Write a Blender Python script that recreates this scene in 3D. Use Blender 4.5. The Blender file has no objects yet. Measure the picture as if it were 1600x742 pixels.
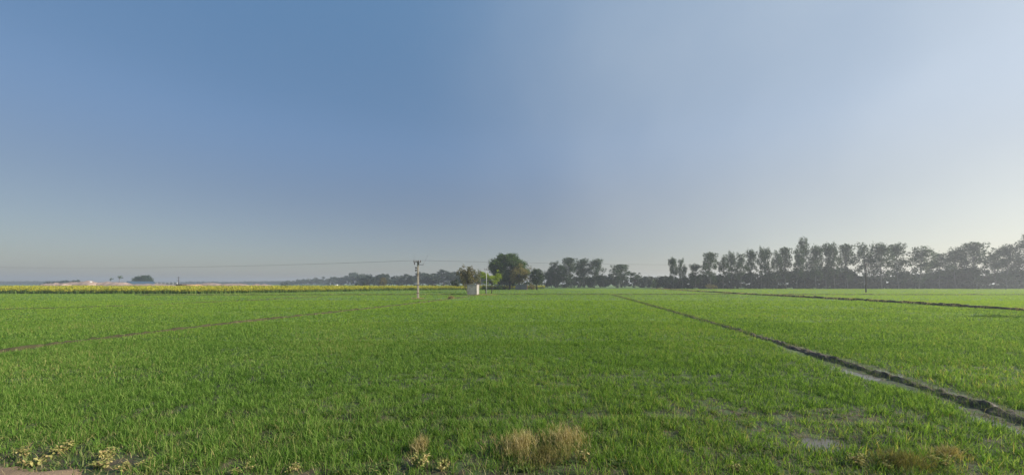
import bpy, bmesh, math, random
import numpy as np
from mathutils import Vector, Matrix

R = math.radians
random.seed(7)
rng = np.random.default_rng(7)
scene = bpy.context.scene
COL = scene.collection

# ------------------------------------------------------------------ camera
F = 560.0          # focal length in photo pixels (photo 1600 wide)
HZ = 443.0         # horizon row
CH = 2.6           # camera height, metres
cam_d = bpy.data.cameras.new("camera")
cam = bpy.data.objects.new("camera", cam_d)
COL.objects.link(cam)
cam.location = (0, 0, CH)
cam.rotation_euler = (R(90), 0, 0)
cam_d.sensor_width = 36
cam_d.lens = 36 * F / 1600
cam_d.shift_y = (HZ - 371) / 1600
cam_d.clip_start = 0.05
cam_d.clip_end = 9000
scene.camera = cam

# ------------------------------------------------------------------ world, sun
SUN_AZ, SUN_EL = 99.0, 27.0       # azimuth clockwise from the view direction (+Y)
w = bpy.data.worlds.new("World")
scene.world = w
w.use_nodes = True
nt = w.node_tree
bg = nt.nodes["Background"]
sky = nt.nodes.new("ShaderNodeTexSky")
sky.sky_type = 'NISHITA'
sky.sun_disc = False
sky.sun_elevation = R(SUN_EL)
sky.sun_rotation = R(SUN_AZ)
sky.air_density = 1.0
sky.dust_density = 1.3
sky.ozone_density = 1.5
sky.altitude = 200
# the clear-sky model plus the pale even veil of a hazy winter morning, by elevation
tcw = nt.nodes.new("ShaderNodeTexCoord")
sxw = nt.nodes.new("ShaderNodeSeparateXYZ"); nt.links.new(tcw.outputs['Generated'], sxw.inputs[0])
rw = nt.nodes.new("ShaderNodeValToRGB")
els = rw.color_ramp.elements; rw.color_ramp.interpolation = 'B_SPLINE'
els.new(.1); els.new(.21); els.new(.33); els.new(.42)
for e_, (p_, c_) in zip(els, [(0, (.135, .132, .132)), (.1, (.112, .118, .142)), (.21, (.088, .11, .16)), (.33, (.092, .165, .29)), (.42, (.07, .14, .25)), (.62, (.065, .165, .31))]):
    e_.position = p_; e_.color = (*c_, 1)
nt.links.new(sxw.outputs['Z'], rw.inputs[0])
k1 = nt.nodes.new("ShaderNodeVectorMath"); k1.operation = 'SCALE'; k1.inputs['Scale'].default_value = .30
k2 = nt.nodes.new("ShaderNodeVectorMath"); k2.operation = 'SCALE'; k2.inputs['Scale'].default_value = 5.95
ad = nt.nodes.new("ShaderNodeVectorMath"); ad.operation = 'ADD'
nt.links.new(sky.outputs[0], k1.inputs[0]); nt.links.new(rw.outputs[0], k2.inputs[0])
nt.links.new(k1.outputs[0], ad.inputs[0]); nt.links.new(k2.outputs[0], ad.inputs[1])
# thin cirrus haze lit up around the sun, off to the right
gd = Vector((math.sin(R(75)) * math.cos(R(22)), math.cos(R(75)) * math.cos(R(22)), math.sin(R(22))))
dt = nt.nodes.new("ShaderNodeVectorMath"); dt.operation = 'DOT_PRODUCT'; dt.inputs[1].default_value = gd
nt.links.new(tcw.outputs['Generated'], dt.inputs[0])
mpw = nt.nodes.new("ShaderNodeMapping"); mpw.inputs['Rotation'].default_value = (0, R(35), R(20)); mpw.inputs['Scale'].default_value = (1.6, 1.0, 1.3)
nt.links.new(tcw.outputs['Generated'], mpw.inputs[0])
nw = nt.nodes.new("ShaderNodeTexNoise"); nw.inputs['Scale'].default_value = 1.3; nw.inputs['Detail'].default_value = 5; nw.inputs['Roughness'].default_value = .45
nt.links.new(mpw.outputs[0], nw.inputs['Vector'])
wob = nt.nodes.new("ShaderNodeMath"); wob.operation = 'MULTIPLY_ADD'; wob.inputs[1].default_value = .46; wob.inputs[2].default_value = -.23
nt.links.new(nw.outputs['Fac'], wob.inputs[0])
sm = nt.nodes.new("ShaderNodeMath"); sm.operation = 'ADD'
nt.links.new(dt.outputs['Value'], sm.inputs[0]); nt.links.new(wob.outputs[0], sm.inputs[1])
rg = nt.nodes.new("ShaderNodeValToRGB"); eg = rg.color_ramp.elements; rg.color_ramp.interpolation = 'B_SPLINE'
eg.new(.5); eg.new(.74); eg.new(.9)
for e_, (p_, c_) in zip(eg, [(.12, (0, 0, 0)), (.40, (.014, .013, .009)), (.60, (.062, .056, .042)), (.84, (.235, .215, .155)), (1, (.42, .38, .27))]):
    e_.position = p_; e_.color = (*c_, 1)
mrw = nt.nodes.new("ShaderNodeMapRange"); mrw.inputs['From Min'].default_value = -.3; mrw.inputs['From Max'].default_value = 1.0
nt.links.new(sm.outputs[0], mrw.inputs['Value']); nt.links.new(mrw.outputs[0], rg.inputs[0])
k3 = nt.nodes.new("ShaderNodeVectorMath"); k3.operation = 'SCALE'; k3.inputs['Scale'].default_value = 5.95
nt.links.new(rg.outputs[0], k3.inputs[0])
ad2 = nt.nodes.new("ShaderNodeVectorMath"); ad2.operation = 'ADD'
nt.links.new(ad.outputs[0], ad2.inputs[0]); nt.links.new(k3.outputs[0], ad2.inputs[1])
nt.links.new(ad2.outputs[0], bg.inputs[0])
bg.inputs[1].default_value = 0.10

sd = bpy.data.lights.new("sun", 'SUN')
sd.energy = 4.4
sd.angle = R(0.6)
sd.color = (1.0, 0.93, 0.82)
so = bpy.data.objects.new("sun", sd)
COL.objects.link(so)
sv = Vector((math.sin(R(SUN_AZ)) * math.cos(R(SUN_EL)), math.cos(R(SUN_AZ)) * math.cos(R(SUN_EL)), math.sin(R(SUN_EL))))
so.rotation_euler = sv.to_track_quat('Z', 'Y').to_euler()
so.location = (60, 20, 60)

scene.view_settings.view_transform = 'Standard'
scene.view_settings.look = 'None'
scene.view_settings.exposure = 0.75
scene.view_settings.gamma = 1.0
scene.view_settings.use_curve_mapping = False
scene.render.engine = 'CYCLES'
cy = scene.cycles
cy.max_bounces = 6
cy.diffuse_bounces = 2
cy.glossy_bounces = 2
cy.transmission_bounces = 4
cy.transparent_max_bounces = 8
cy.volume_bounces = 0

# ------------------------------------------------------------------ helpers
def at(px, py):
    """ground point seen at a photo pixel"""
    Y = F * CH / (py - HZ)
    return ((px - 800) / F * Y, Y)

def xat(px, Y):
    return (px - 800) / F * Y

def zat(py, Y):
    return CH + (HZ - py) * Y / F

def hash2(ix, iy, s):
    n = (ix.astype(np.int64) * 374761393 + iy.astype(np.int64) * 668265263 + s * 974634777) & 0x7fffffff
    n = ((n ^ (n >> 13)) * 1274126177) & 0x7fffffff
    n = n ^ (n >> 16)
    return (n & 0xffff) / 65535.0

def vnoise(x, y, s=0):
    x = np.asarray(x, float); y = np.asarray(y, float)
    ix = np.floor(x); iy = np.floor(y)
    fx = x - ix; fy = y - iy
    fx = fx * fx * (3 - 2 * fx); fy = fy * fy * (3 - 2 * fy)
    a = hash2(ix, iy, s); b = hash2(ix + 1, iy, s); c = hash2(ix, iy + 1, s); d = hash2(ix + 1, iy + 1, s)
    return (a * (1 - fx) + b * fx) * (1 - fy) + (c * (1 - fx) + d * fx) * fy

def fbm(x, y, s=0, o=3):
    t = 0; a = .5; n = 0
    for k in range(o):
        t = t + a * vnoise(x * 2 ** k + 17.3 * k, y * 2 ** k + 9.1 * k, s + k); n += a; a *= .5
    return t / n

def np_mesh(name, V, polys, midx=None, mats=(), smooth=False):
    """V (n,3); polys: list of (m,k) int arrays"""
    me = bpy.data.meshes.new(name)
    V = np.ascontiguousarray(V, dtype=np.float32)
    me.vertices.add(len(V)); me.vertices.foreach_set("co", V.ravel())
    loops = np.concatenate([p.ravel() for p in polys]).astype(np.int32)
    tot = np.concatenate([np.full(len(p), p.shape[1], dtype=np.int32) for p in polys])
    start = np.concatenate([[0], np.cumsum(tot)[:-1]]).astype(np.int32)
    me.loops.add(len(loops)); me.loops.foreach_set("vertex_index", loops)
    me.polygons.add(len(tot)); me.polygons.foreach_set("loop_start", start)
    try:
        me.polygons.foreach_set("loop_total", tot)
    except Exception:
        pass
    if midx is not None:
        me.polygons.foreach_set("material_index", np.asarray(midx, dtype=np.int32))
    me.polygons.foreach_set("use_smooth", np.full(len(tot), smooth, dtype=bool))
    for m in mats:
        me.materials.append(m)
    me.update(calc_edges=True)
    return me

def link(name, me, parent=None, loc=None):
    o = bpy.data.objects.new(name, me)
    COL.objects.link(o)
    if parent:
        o.parent = parent
    if loc:
        o.location = loc
    return o

def tag(o, label=None, cat=None, group=None, kind=None):
    if label: o['label'] = label
    if cat: o['category'] = cat
    if group: o['group'] = group
    if kind: o['kind'] = kind
    return o

def thing(name, label, cat, loc=(0, 0, 0), rz=0, group=None, scale=None):
    o = bpy.data.objects.new(name, None)
    COL.objects.link(o)
    o.location = loc; o.rotation_euler = (0, 0, rz)
    o.empty_display_size = .5
    if scale: o.scale = scale
    return tag(o, label, cat, group)

def dup(root, loc, rz, scale, label, group, name=None):
    r = root.copy(); COL.objects.link(r)
    if name: r.name = name
    r.location = loc; r.rotation_euler = (0, 0, rz); r.scale = scale
    r['label'] = label
    if group: r['group'] = group
    for ch in list(root.children):
        c = ch.copy(); COL.objects.link(c); c.parent = r
        for g in list(ch.children):
            d = g.copy(); COL.objects.link(d); d.parent = c
    return r

class MB:
    """collects shapes into one mesh"""
    def __init__(self):
        self.bm = bmesh.new()
    def box(self, x0, x1, y0, y1, z0, z1, bev=0):
        b = bmesh.new()
        bmesh.ops.create_cube(b, size=1)
        for v in b.verts:
            v.co = Vector(((x0 + x1) / 2 + v.co.x * (x1 - x0), (y0 + y1) / 2 + v.co.y * (y1 - y0), (z0 + z1) / 2 + v.co.z * (z1 - z0)))
        if bev:
            bmesh.ops.bevel(b, geom=b.edges[:], offset=bev, segments=2, affect='EDGES')
        self.add(b); return self
    def add(self, b):
        me = bpy.data.meshes.new("tmp"); b.to_mesh(me); b.free(); self.bm.from_mesh(me); bpy.data.meshes.remove(me)
    def tube(self, pts, rad, seg=8):
        pts = [Vector(p) for p in pts]
        if not isinstance(rad, (list, tuple)): rad = [rad] * len(pts)
        rings = []
        for i, p in enumerate(pts):
            d = (pts[min(i + 1, len(pts) - 1)] - pts[max(i - 1, 0)]).normalized()
            up = Vector((0, 0, 1)) if abs(d.z) < .9 else Vector((1, 0, 0))
            u = d.cross(up).normalized(); v = d.cross(u)
            rings.append([self.bm.verts.new(p + rad[i] * (math.cos(2 * math.pi * k / seg) * u + math.sin(2 * math.pi * k / seg) * v)) for k in range(seg)])
        for a, b in zip(rings, rings[1:]):
            for k in range(seg):
                self.bm.faces.new((a[k], a[(k + 1) % seg], b[(k + 1) % seg], b[k]))
        self.bm.faces.new(rings[0]); self.bm.faces.new(rings[-1][::-1])
        return self
    def prism(self, outline, y0, y1):
        """outline: [(x,z)] swept from y0 to y1"""
        a = [self.bm.verts.new((x, y0, z)) for x, z in outline]
        b = [self.bm.verts.new((x, y1, z)) for x, z in outline]
        n = len(outline)
        self.bm.faces.new(a); self.bm.faces.new(b[::-1])
        for k in range(n):
            self.bm.faces.new((a[k], b[k], b[(k + 1) % n], a[(k + 1) % n]))
        return self
    def build(self, name, mat, parent=None, smooth=False):
        me = bpy.data.meshes.new(name)
        bmesh.ops.recalc_face_normals(self.bm, faces=self.bm.faces[:])
        self.bm.to_mesh(me); self.bm.free()
        if smooth:
            for p in me.polygons: p.use_smooth = True
        me.materials.append(mat)
        return link(name, me, parent)

# ------------------------------------------------------------------ materials
def mat_new(name):
    m = bpy.data.materials.new(name); m.use_nodes = True
    return m, m.node_tree, m.node_tree.nodes, m.node_tree.links, m.node_tree.nodes["Principled BSDF"]

def ramp(nodes, stops):
    r = nodes.new("ShaderNodeValToRGB")
    e = r.color_ramp.elements
    while len(e) < len(stops): e.new(.5)
    for i, (p, c) in enumerate(stops):
        e[i].position = p; e[i].color = (*c, 1)
    return r

def surf(name, stops, scale=1.0, rough=.9, bump=.0, bscale=None, detail=6, stretch=(1, 1, 1), spec=.3):
    m, t, N, L, P = mat_new(name)
    tc = N.new("ShaderNodeTexCoord"); mp = N.new("ShaderNodeMapping"); mp.inputs['Scale'].default_value = stretch
    L.new(tc.outputs['Object'], mp.inputs[0])
    n = N.new("ShaderNodeTexNoise"); n.inputs['Scale'].default_value = scale; n.inputs['Detail'].default_value = detail
    L.new(mp.outputs[0], n.inputs['Vector'])
    r = ramp(N, stops); L.new(n.outputs['Fac'], r.inputs[0]); L.new(r.outputs[0], P.inputs['Base Color'])
    P.inputs['Roughness'].default_value = rough
    P.inputs['Specular IOR Level'].default_value = spec
    if bump:
        n2 = N.new("ShaderNodeTexNoise"); n2.inputs['Scale'].default_value = bscale or scale * 3; n2.inputs['Detail'].default_value = 6
        L.new(mp.outputs[0], n2.inputs['Vector'])
        b = N.new("ShaderNodeBump"); b.inputs['Strength'].default_value = bump; b.inputs['Distance'].default_value = .05
        L.new(n2.outputs['Fac'], b.inputs['Height']); L.new(b.outputs[0], P.inputs['Normal'])
    return m

def leaf_mat(name, stops, transl=.35, patch=0, patch_scale=.3, rough=.6, spec=.1, tboost=1.4, big=None):
    """leaf colour varies leaf by leaf (random per island) and over patches of the field"""
    m, t, N, L, P = mat_new(name)
    g = N.new("ShaderNodeNewGeometry")
    r = ramp(N, stops)
    if patch:
        tc = N.new("ShaderNodeTexCoord")
        n = N.new("ShaderNodeTexNoise"); n.inputs['Scale'].default_value = patch_scale; n.inputs['Detail'].default_value = 4
        L.new(tc.outputs['Object'], n.inputs['Vector'])
        a = N.new("ShaderNodeMath"); a.operation = 'MULTIPLY_ADD'; a.inputs[1].default_value = patch; a.inputs[2].default_value = -patch * .5
        L.new(n.outputs['Fac'], a.inputs[0])
        s = N.new("ShaderNodeMath"); s.operation = 'ADD'; s.use_clamp = True
        L.new(a.outputs[0], s.inputs[0]); L.new(g.outputs['Random Per Island'], s.inputs[1])
        L.new(s.outputs[0], r.inputs[0])
    else:
        L.new(g.outputs['Random Per Island'], r.inputs[0])
    L.new(r.outputs[0], P.inputs['Base Color'])
    P.inputs['Roughness'].default_value = rough
    P.inputs['Specular IOR Level'].default_value = spec
    tr = N.new("ShaderNodeBsdfTranslucent")
    mc = N.new("ShaderNodeMixRGB"); mc.blend_type = 'MULTIPLY'; mc.inputs[0].default_value = 1; mc.inputs[2].default_value = (tboost * 1.1, tboost * 1.1, tboost * .5, 1)
    L.new(r.outputs[0], mc.inputs[1]); L.new(mc.outputs[0], tr.inputs['Color'])
    mx = N.new("ShaderNodeMixShader"); mx.inputs[0].default_value = transl
    L.new(P.outputs[0], mx.inputs[1]); L.new(tr.outputs[0], mx.inputs[2])
    L.new(mx.outputs[0], N["Material Output"].inputs['Surface'])
    return m

M = {}
M['wheat'] = leaf_mat("wheat_leaf", [(0, (.016, .050, .008)), (.3, (.082, .172, .024)), (.7, (.182, .305, .054)), (.93, (.28, .37, .10)), (1, (.37, .32, .13))],
                      transl=.42, patch=.5, patch_scale=.16, rough=.6, spec=.08)
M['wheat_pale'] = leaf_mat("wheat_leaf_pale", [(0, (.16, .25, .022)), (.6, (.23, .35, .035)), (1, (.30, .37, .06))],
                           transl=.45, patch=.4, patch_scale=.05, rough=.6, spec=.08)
M['mustard_leaf'] = leaf_mat("mustard_leaf", [(0, (.07, .12, .02)), (1, (.16, .24, .05))], transl=.4)
M['mustard_flower'] = leaf_mat("mustard_flower", [(0, (.34, .33, .03)), (.6, (.45, .40, .04)), (1, (.18, .25, .04))], transl=.35, tboost=1.1)
M['dry'] = leaf_mat("dry_stem", [(0, (.24, .19, .075)), (.6, (.42, .345, .16)), (1, (.55, .47, .27))], transl=.3, tboost=1.1, rough=.8)
M['drygreen'] = leaf_mat("fading_stem", [(0, (.10, .12, .03)), (.6, (.22, .20, .07)), (1, (.34, .28, .12))], transl=.3, tboost=1.0, rough=.8)
M['yellow_leaf'] = leaf_mat("withered_leaf", [(0, (.12, .16, .04)), (.35, (.28, .29, .09)), (.75, (.50, .44, .18)), (1, (.40, .27, .13))], transl=.3, tboost=1.0, rough=.7)
M['weed'] = leaf_mat("weed_leaf", [(0, (.05, .09, .02)), (.6, (.09, .15, .035)), (1, (.2, .22, .08))], transl=.3, rough=.6)
M['euc'] = leaf_mat("eucalyptus_leaf", [(0, (.022, .046, .020)), (.6, (.042, .08, .032)), (1, (.08, .12, .05))], transl=.25, tboost=1.1)
M['dark'] = leaf_mat("dark_leaf", [(0, (.022, .05, .008)), (.6, (.055, .105, .018)), (1, (.11, .165, .03))], transl=.2, tboost=1.1)
M['round'] = leaf_mat("round_tree_leaf", [(0, (.016, .034, .012)), (.6, (.03, .055, .018)), (1, (.055, .085, .03))], transl=.18, tboost=1.1)
M['brown'] = leaf_mat("brownish_leaf", [(0, (.06, .07, .02)), (.5, (.12, .12, .035)), (.8, (.18, .15, .05)), (1, (.22, .12, .06))], transl=.25, tboost=1.0)
M['olive'] = leaf_mat("olive_leaf", [(0, (.10, .10, .025)), (.5, (.19, .165, .045)), (1, (.29, .23, .08))], transl=.25, tboost=1.0)
M['lime'] = leaf_mat("lime_leaf", [(0, (.12, .17, .02)), (.6, (.22, .29, .035)), (1, (.32, .36, .06))], transl=.45, tboost=1.2)
M['bare'] = leaf_mat("twig_haze", [(0, (.16, .15, .11)), (1, (.28, .26, .2))], transl=.2, tboost=1.0)
M['understory'] = leaf_mat("undergrowth_leaf", [(0, (.02, .036, .022)), (.7, (.04, .062, .036)), (1, (.075, .095, .052))], transl=.2, tboost=1.0)
M['bark'] = surf("bark", [(.3, (.10, .08, .06)), (.7, (.22, .18, .14))], scale=3, stretch=(2, 2, .4), bump=.4)
M['pale_bark'] = surf("eucalyptus_bark", [(.3, (.10, .10, .09)), (.7, (.20, .195, .175))], scale=1.2, stretch=(2, 2, .4), bump=.2)
M['dark_bark'] = surf("dark_bark", [(.3, (.03, .025, .02)), (.7, (.08, .065, .05))], scale=3, bump=.3)
M['bund_mud'] = surf("wet_mud", [(.3, (.02, .016, .011)), (.5, (.052, .041, .027)), (.72, (.14, .115, .08))], scale=5, rough=.75, bump=.7, bscale=14)
M['bund_dry'] = surf("dry_earth_bank", [(.3, (.032, .030, .012)), (.6, (.060, .054, .022)), (.8, (.10, .086, .04))], scale=2.5, rough=.95, bump=.6, bscale=12)
M['verge'] = surf("verge_dirt", [(.3, (.16, .11, .07)), (.5, (.26, .18, .11)), (.7, (.33, .235, .15))], scale=1.1, rough=.95, bump=.5, bscale=40)
M['sand'] = surf("sand_heap", [(.3, (.23, .155, .115)), (.7, (.37, .27, .21))], scale=.35, rough=.95, bump=.5, bscale=1.5)
M['soil_orange'] = surf("orange_soil", [(.3, (.30, .17, .08)), (.7, (.42, .27, .14))], scale=.35, rough=.95, bump=.5, bscale=1.5)
M['concrete'] = surf("pole_concrete", [(.3, (.30, .25, .19)), (.7, (.45, .39, .31))], scale=2, stretch=(3, 3, 1), rough=.85, bump=.15, bscale=20)
M['plaster'] = surf("plaster", [(.25, (.17, .15, .125)), (.45, (.31, .29, .26)), (.75, (.39, .37, .33))], scale=1.6, rough=.9, bump=.3, bscale=9)
M['plinth'] = surf("damp_plaster", [(.3, (.17, .13, .10)), (.7, (.30, .25, .2))], scale=2, rough=.95, bump=.2)
M['iron'] = surf("dark_iron", [(.3, (.035, .03, .028)), (.7, (.07, .06, .055))], scale=6, rough=.6)
M['rust'] = surf("rusty_clamp", [(.3, (.07, .045, .03)), (.7, (.13, .08, .05))], scale=6, rough=.8)
M['galv'] = surf("galvanised_steel", [(.3, (.35, .35, .34)), (.7, (.5, .5, .48))], scale=4, rough=.5)
M['ceramic'] = surf("ceramic_insulator", [(.3, (.05, .03, .02)), (.7, (.09, .055, .035))], scale=8, rough=.25, spec=.5)
M['wire'] = surf("aluminium_wire", [(.3, (.08, .08, .08)), (.7, (.12, .12, .12))], scale=2, rough=.5)
M['blue_roof'] = surf("blue_sheet", [(.3, (.03, .06, .09)), (.7, (.05, .085, .12))], scale=.6, stretch=(4, .3, .3), rough=.5)
M['white_wall'] = surf("white_wash", [(.3, (.6, .59, .56)), (.7, (.76, .75, .72))], scale=1, rough=.9)
M['grey_wall'] = surf("grey_block_wall", [(.3, (.16, .15, .14)), (.7, (.28, .26, .24))], scale=.8, rough=.95)
M['hut_brown'] = surf("brown_thatch", [(.3, (.07, .05, .035)), (.7, (.13, .09, .06))], scale=4, rough=.95, bump=.5)

def brick_mat():
    m, t, N, L, P = mat_new("old_brick")
    tc = N.new("ShaderNodeTexCoord"); mp = N.new("ShaderNodeMapping"); mp.inputs['Rotation'].default_value = (R(90), 0, 0)
    b = N.new("ShaderNodeTexBrick"); b.inputs['Scale'].default_value = 4
    b.inputs['Color1'].default_value = (.30, .14, .08, 1); b.inputs['Color2'].default_value = (.38, .20, .12, 1); b.inputs['Mortar'].default_value = (.32, .28, .24, 1)
    L.new(tc.outputs['Object'], mp.inputs[0]); L.new(mp.outputs[0], b.inputs['Vector']); L.new(b.outputs['Color'], P.inputs['Base Color'])
    P.inputs['Roughness'].default_value = .9
    return m
M['brick'] = brick_mat()

def ground_mat():
    m, t, N, L, P = mat_new("field_ground")
    tc = N.new("ShaderNodeTexCoord")
    # bare soil, close up
    n1 = N.new("ShaderNodeTexNoise"); n1.inputs['Scale'].default_value = 2.2; n1.inputs['Detail'].default_value = 8; L.new(tc.outputs['Object'], n1.inputs[0])
    soil = ramp(N, [(.3, (.022, .018, .009)), (.5, (.052, .042, .022)), (.72, (.13, .10, .062))]); L.new(n1.outputs['Fac'], soil.inputs[0])
    # low weeds and moss between the rows
    n2 = N.new("ShaderNodeTexNoise"); n2.inputs['Scale'].default_value = 7; n2.inputs['Detail'].default_value = 8; L.new(tc.outputs['Object'], n2.inputs[0])
    gm = ramp(N, [(.44, (0, 0, 0)), (.60, (.85, .85, .85))]); L.new(n2.outputs['Fac'], gm.inputs[0])
    mixa = N.new("ShaderNodeMixRGB"); mixa.inputs[2].default_value = (.05, .09, .018, 1)
    L.new(gm.outputs[0], mixa.inputs[0]); L.new(soil.outputs[0], mixa.inputs[1])
    # far fields: parcels of differing green
    mp = N.new("ShaderNodeMapping"); mp.inputs['Rotation'].default_value = (0, 0, R(-9)); mp.inputs['Scale'].default_value = (.006, .011, 1)
    L.new(tc.outputs['Object'], mp.inputs[0])
    v = N.new("ShaderNodeTexVoronoi"); v.inputs['Scale'].default_value = 1.0; v.distance = 'CHEBYCHEV'; L.new(mp.outputs[0], v.inputs['Vector'])
    far = ramp(N, [(0, (.065, .135, .014)), (.6, (.085, .16, .02)), (.9, (.11, .165, .03))])
    sep = N.new("ShaderNodeSeparateColor"); L.new(v.outputs['Color'], sep.inputs[0]); L.new(sep.outputs[0], far.inputs[0])
    n3 = N.new("ShaderNodeTexNoise"); n3.inputs['Scale'].default_value = .12; n3.inputs['Detail'].default_value = 8; L.new(tc.outputs['Object'], n3.inputs[0])
    mixn = N.new("ShaderNodeMixRGB"); mixn.blend_type = 'OVERLAY'; mixn.inputs[0].default_value = .35
    L.new(far.outputs[0], mixn.inputs[1]); L.new(n3.outputs['Color'], mixn.inputs[2])
    bw = N.new("ShaderNodeRGBToBW"); L.new(n3.outputs['Color'], bw.inputs[0]); L.new(bw.outputs[0], mixn.inputs[2])
    # distance from the road along the field (world position): young crop closes over the soil
    sx = N.new("ShaderNodeSeparateXYZ"); L.new(tc.outputs['Object'], sx.inputs[0])
    mr = N.new("ShaderNodeMapRange"); mr.inputs['From Min'].default_value = 7; mr.inputs['From Max'].default_value = 26; L.new(sx.outputs['Y'], mr.inputs[0])
    mix = N.new("ShaderNodeMixRGB"); L.new(mr.outputs[0], mix.inputs[0]); L.new(mixa.outputs[0], mix.inputs[1]); L.new(mixn.outputs[0], mix.inputs[2])
    L.new(mix.outputs[0], P.inputs['Base Color'])
    # wet soil shines in patches
    n4 = N.new("ShaderNodeTexNoise"); n4.inputs['Scale'].default_value = .7; n4.inputs['Detail'].default_value = 5; L.new(tc.outputs['Object'], n4.inputs[0])
    rr = ramp(N, [(.48, (.95, .95, .95)), (.68, (.5, .5, .5))]); L.new(n4.outputs['Fac'], rr.inputs[0]); L.new(rr.outputs[0], P.inputs['Roughness'])
    bp = N.new("ShaderNodeBump"); bp.inputs['Strength'].default_value = .6; bp.inputs['Distance'].default_value = .04
    n5 = N.new("ShaderNodeTexNoise"); n5.inputs['Scale'].default_value = 18; n5.inputs['Detail'].default_value = 6; L.new(tc.outputs['Object'], n5.inputs[0])
    L.new(n5.outputs['Fac'], bp.inputs['Height']); L.new(bp.outputs[0], P.inputs['Normal'])
    return m
M['ground'] = ground_mat()

def water_mat():
    m, t, N, L, P = mat_new("muddy_water")
    P.inputs['Base Color'].default_value = (.12, .105, .085, 1)
    P.inputs['Roughness'].default_value = .12
    P.inputs['IOR'].default_value = 1.33
    tc = N.new("ShaderNodeTexCoord")
    n = N.new("ShaderNodeTexNoise"); n.inputs['Scale'].default_value = 6; L.new(tc.outputs['Object'], n.inputs[0])
    b = N.new("ShaderNodeBump"); b.inputs['Strength'].default_value = .12; b.inputs['Distance'].default_value = .02
    L.new(n.outputs['Fac'], b.inputs['Height']); L.new(b.outputs[0], P.inputs['Normal'])
    return m
M['water'] = water_mat()

# ------------------------------------------------------------------ field layout
BANK_A = [(8.6, 1.5), (9.8, 6.9), (10.1, 8.1), (10.7, 10.9), (11.9, 16.7), (14.8, 33), (18.9, 57), (23, 82)]
BANK_B = [(-19.6, 6), (-19.3, 13.4), (-19.2, 16), (-18.6, 21), (-16.4, 31), (-13, 45.5), (-10.6, 58), (-7.6, 79)]
BANK_C = [(-85, 81), (-40, 82), (-14, 84), (-6, 84), (23, 84), (40, 85), (55, 86)]
BANK_D = [(45, 14), (48.4, 34), (51, 44), (54, 61), (56, 86), (63, 130), (71, 182)]
BANK_E = [(57, 83), (100, 82), (170, 83), (260, 84)]
BANK_F = [(-56, 30), (-50.7, 35.5), (-44.6, 41.6), (-40, 56), (-38, 72)]

def seg_dist(x, y, pts):
    """distance to a polyline"""
    best = np.full(np.shape(x), 1e9)
    for (ax, ay), (bx, by) in zip(pts, pts[1:]):
        dx, dy = bx - ax, by - ay
        t = np.clip(((x - ax) * dx + (y - ay) * dy) / (dx * dx + dy * dy), 0, 1)
        best = np.minimum(best, np.hypot(x - ax - t * dx, y - ay - t * dy))
    return best

def line_x(y, pts):
    return np.interp(y, [p[1] for p in pts], [p[0] for p in pts])

MUST_FRONT = [(-420, 86), (-130, 91), (-81, 91), (-65, 104), (-40, 137), (-15, 148), (16, 176)]
MUST_BACK = 192.0
def must_front(x):
    return np.interp(x, [p[0] for p in MUST_FRONT], [p[1] for p in MUST_FRONT])

def gz(x, y):
    """height of the ground"""
    x = np.asarray(x, float); y = np.asarray(y, float)
    r = np.hypot(x, y)
    fade = np.clip(1 - (r - 30) / 50, 0, 1)
    z = .07 * (fbm(x * .55, y * .55, 3) - .5) * fade + .03 * (vnoise(x * 2.3, y * 2.3, 9) - .5) * fade
    dA = seg_dist(x, y, BANK_A)
    z = z - .065 * np.exp(-((dA - .62) / .38) ** 2) * np.clip(1 - (y - 9) / 9, 0, 1)
    z = z - .05 * np.exp(-(((x - 5.1) / .5) ** 2 + ((y - 5.9) / .35) ** 2))
    # a small irrigation furrow across the near field
    z = z - .05 * np.exp(-((y - 6.95 - .15 * np.sin(x * .6)) / .14) ** 2) * (x > -6) * (x < 9)
    return z

def sinh_axis(n, half, a, c):
    t = np.linspace(-1, 1, n)
    return c + half * np.sinh(a * t) / np.sinh(a)

gx = sinh_axis(301, 2100, 8, 0); gy = sinh_axis(301, 2100, 8, 8)
X, Yg = np.meshgrid(gx, gy)
V = np.stack([X.ravel(), Yg.ravel(), gz(X.ravel(), Yg.ravel())], 1)
n = len(gx)
idx = np.arange(n * n).reshape(n, n)
Q = np.stack([idx[:-1, :-1].ravel(), idx[:-1, 1:].ravel(), idx[1:, 1:].ravel(), idx[1:, :-1].ravel()], 1)
ground = link("ground", np_mesh("ground", V, [Q], mats=[M['ground']], smooth=True))
tag(ground, kind='structure')

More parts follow.
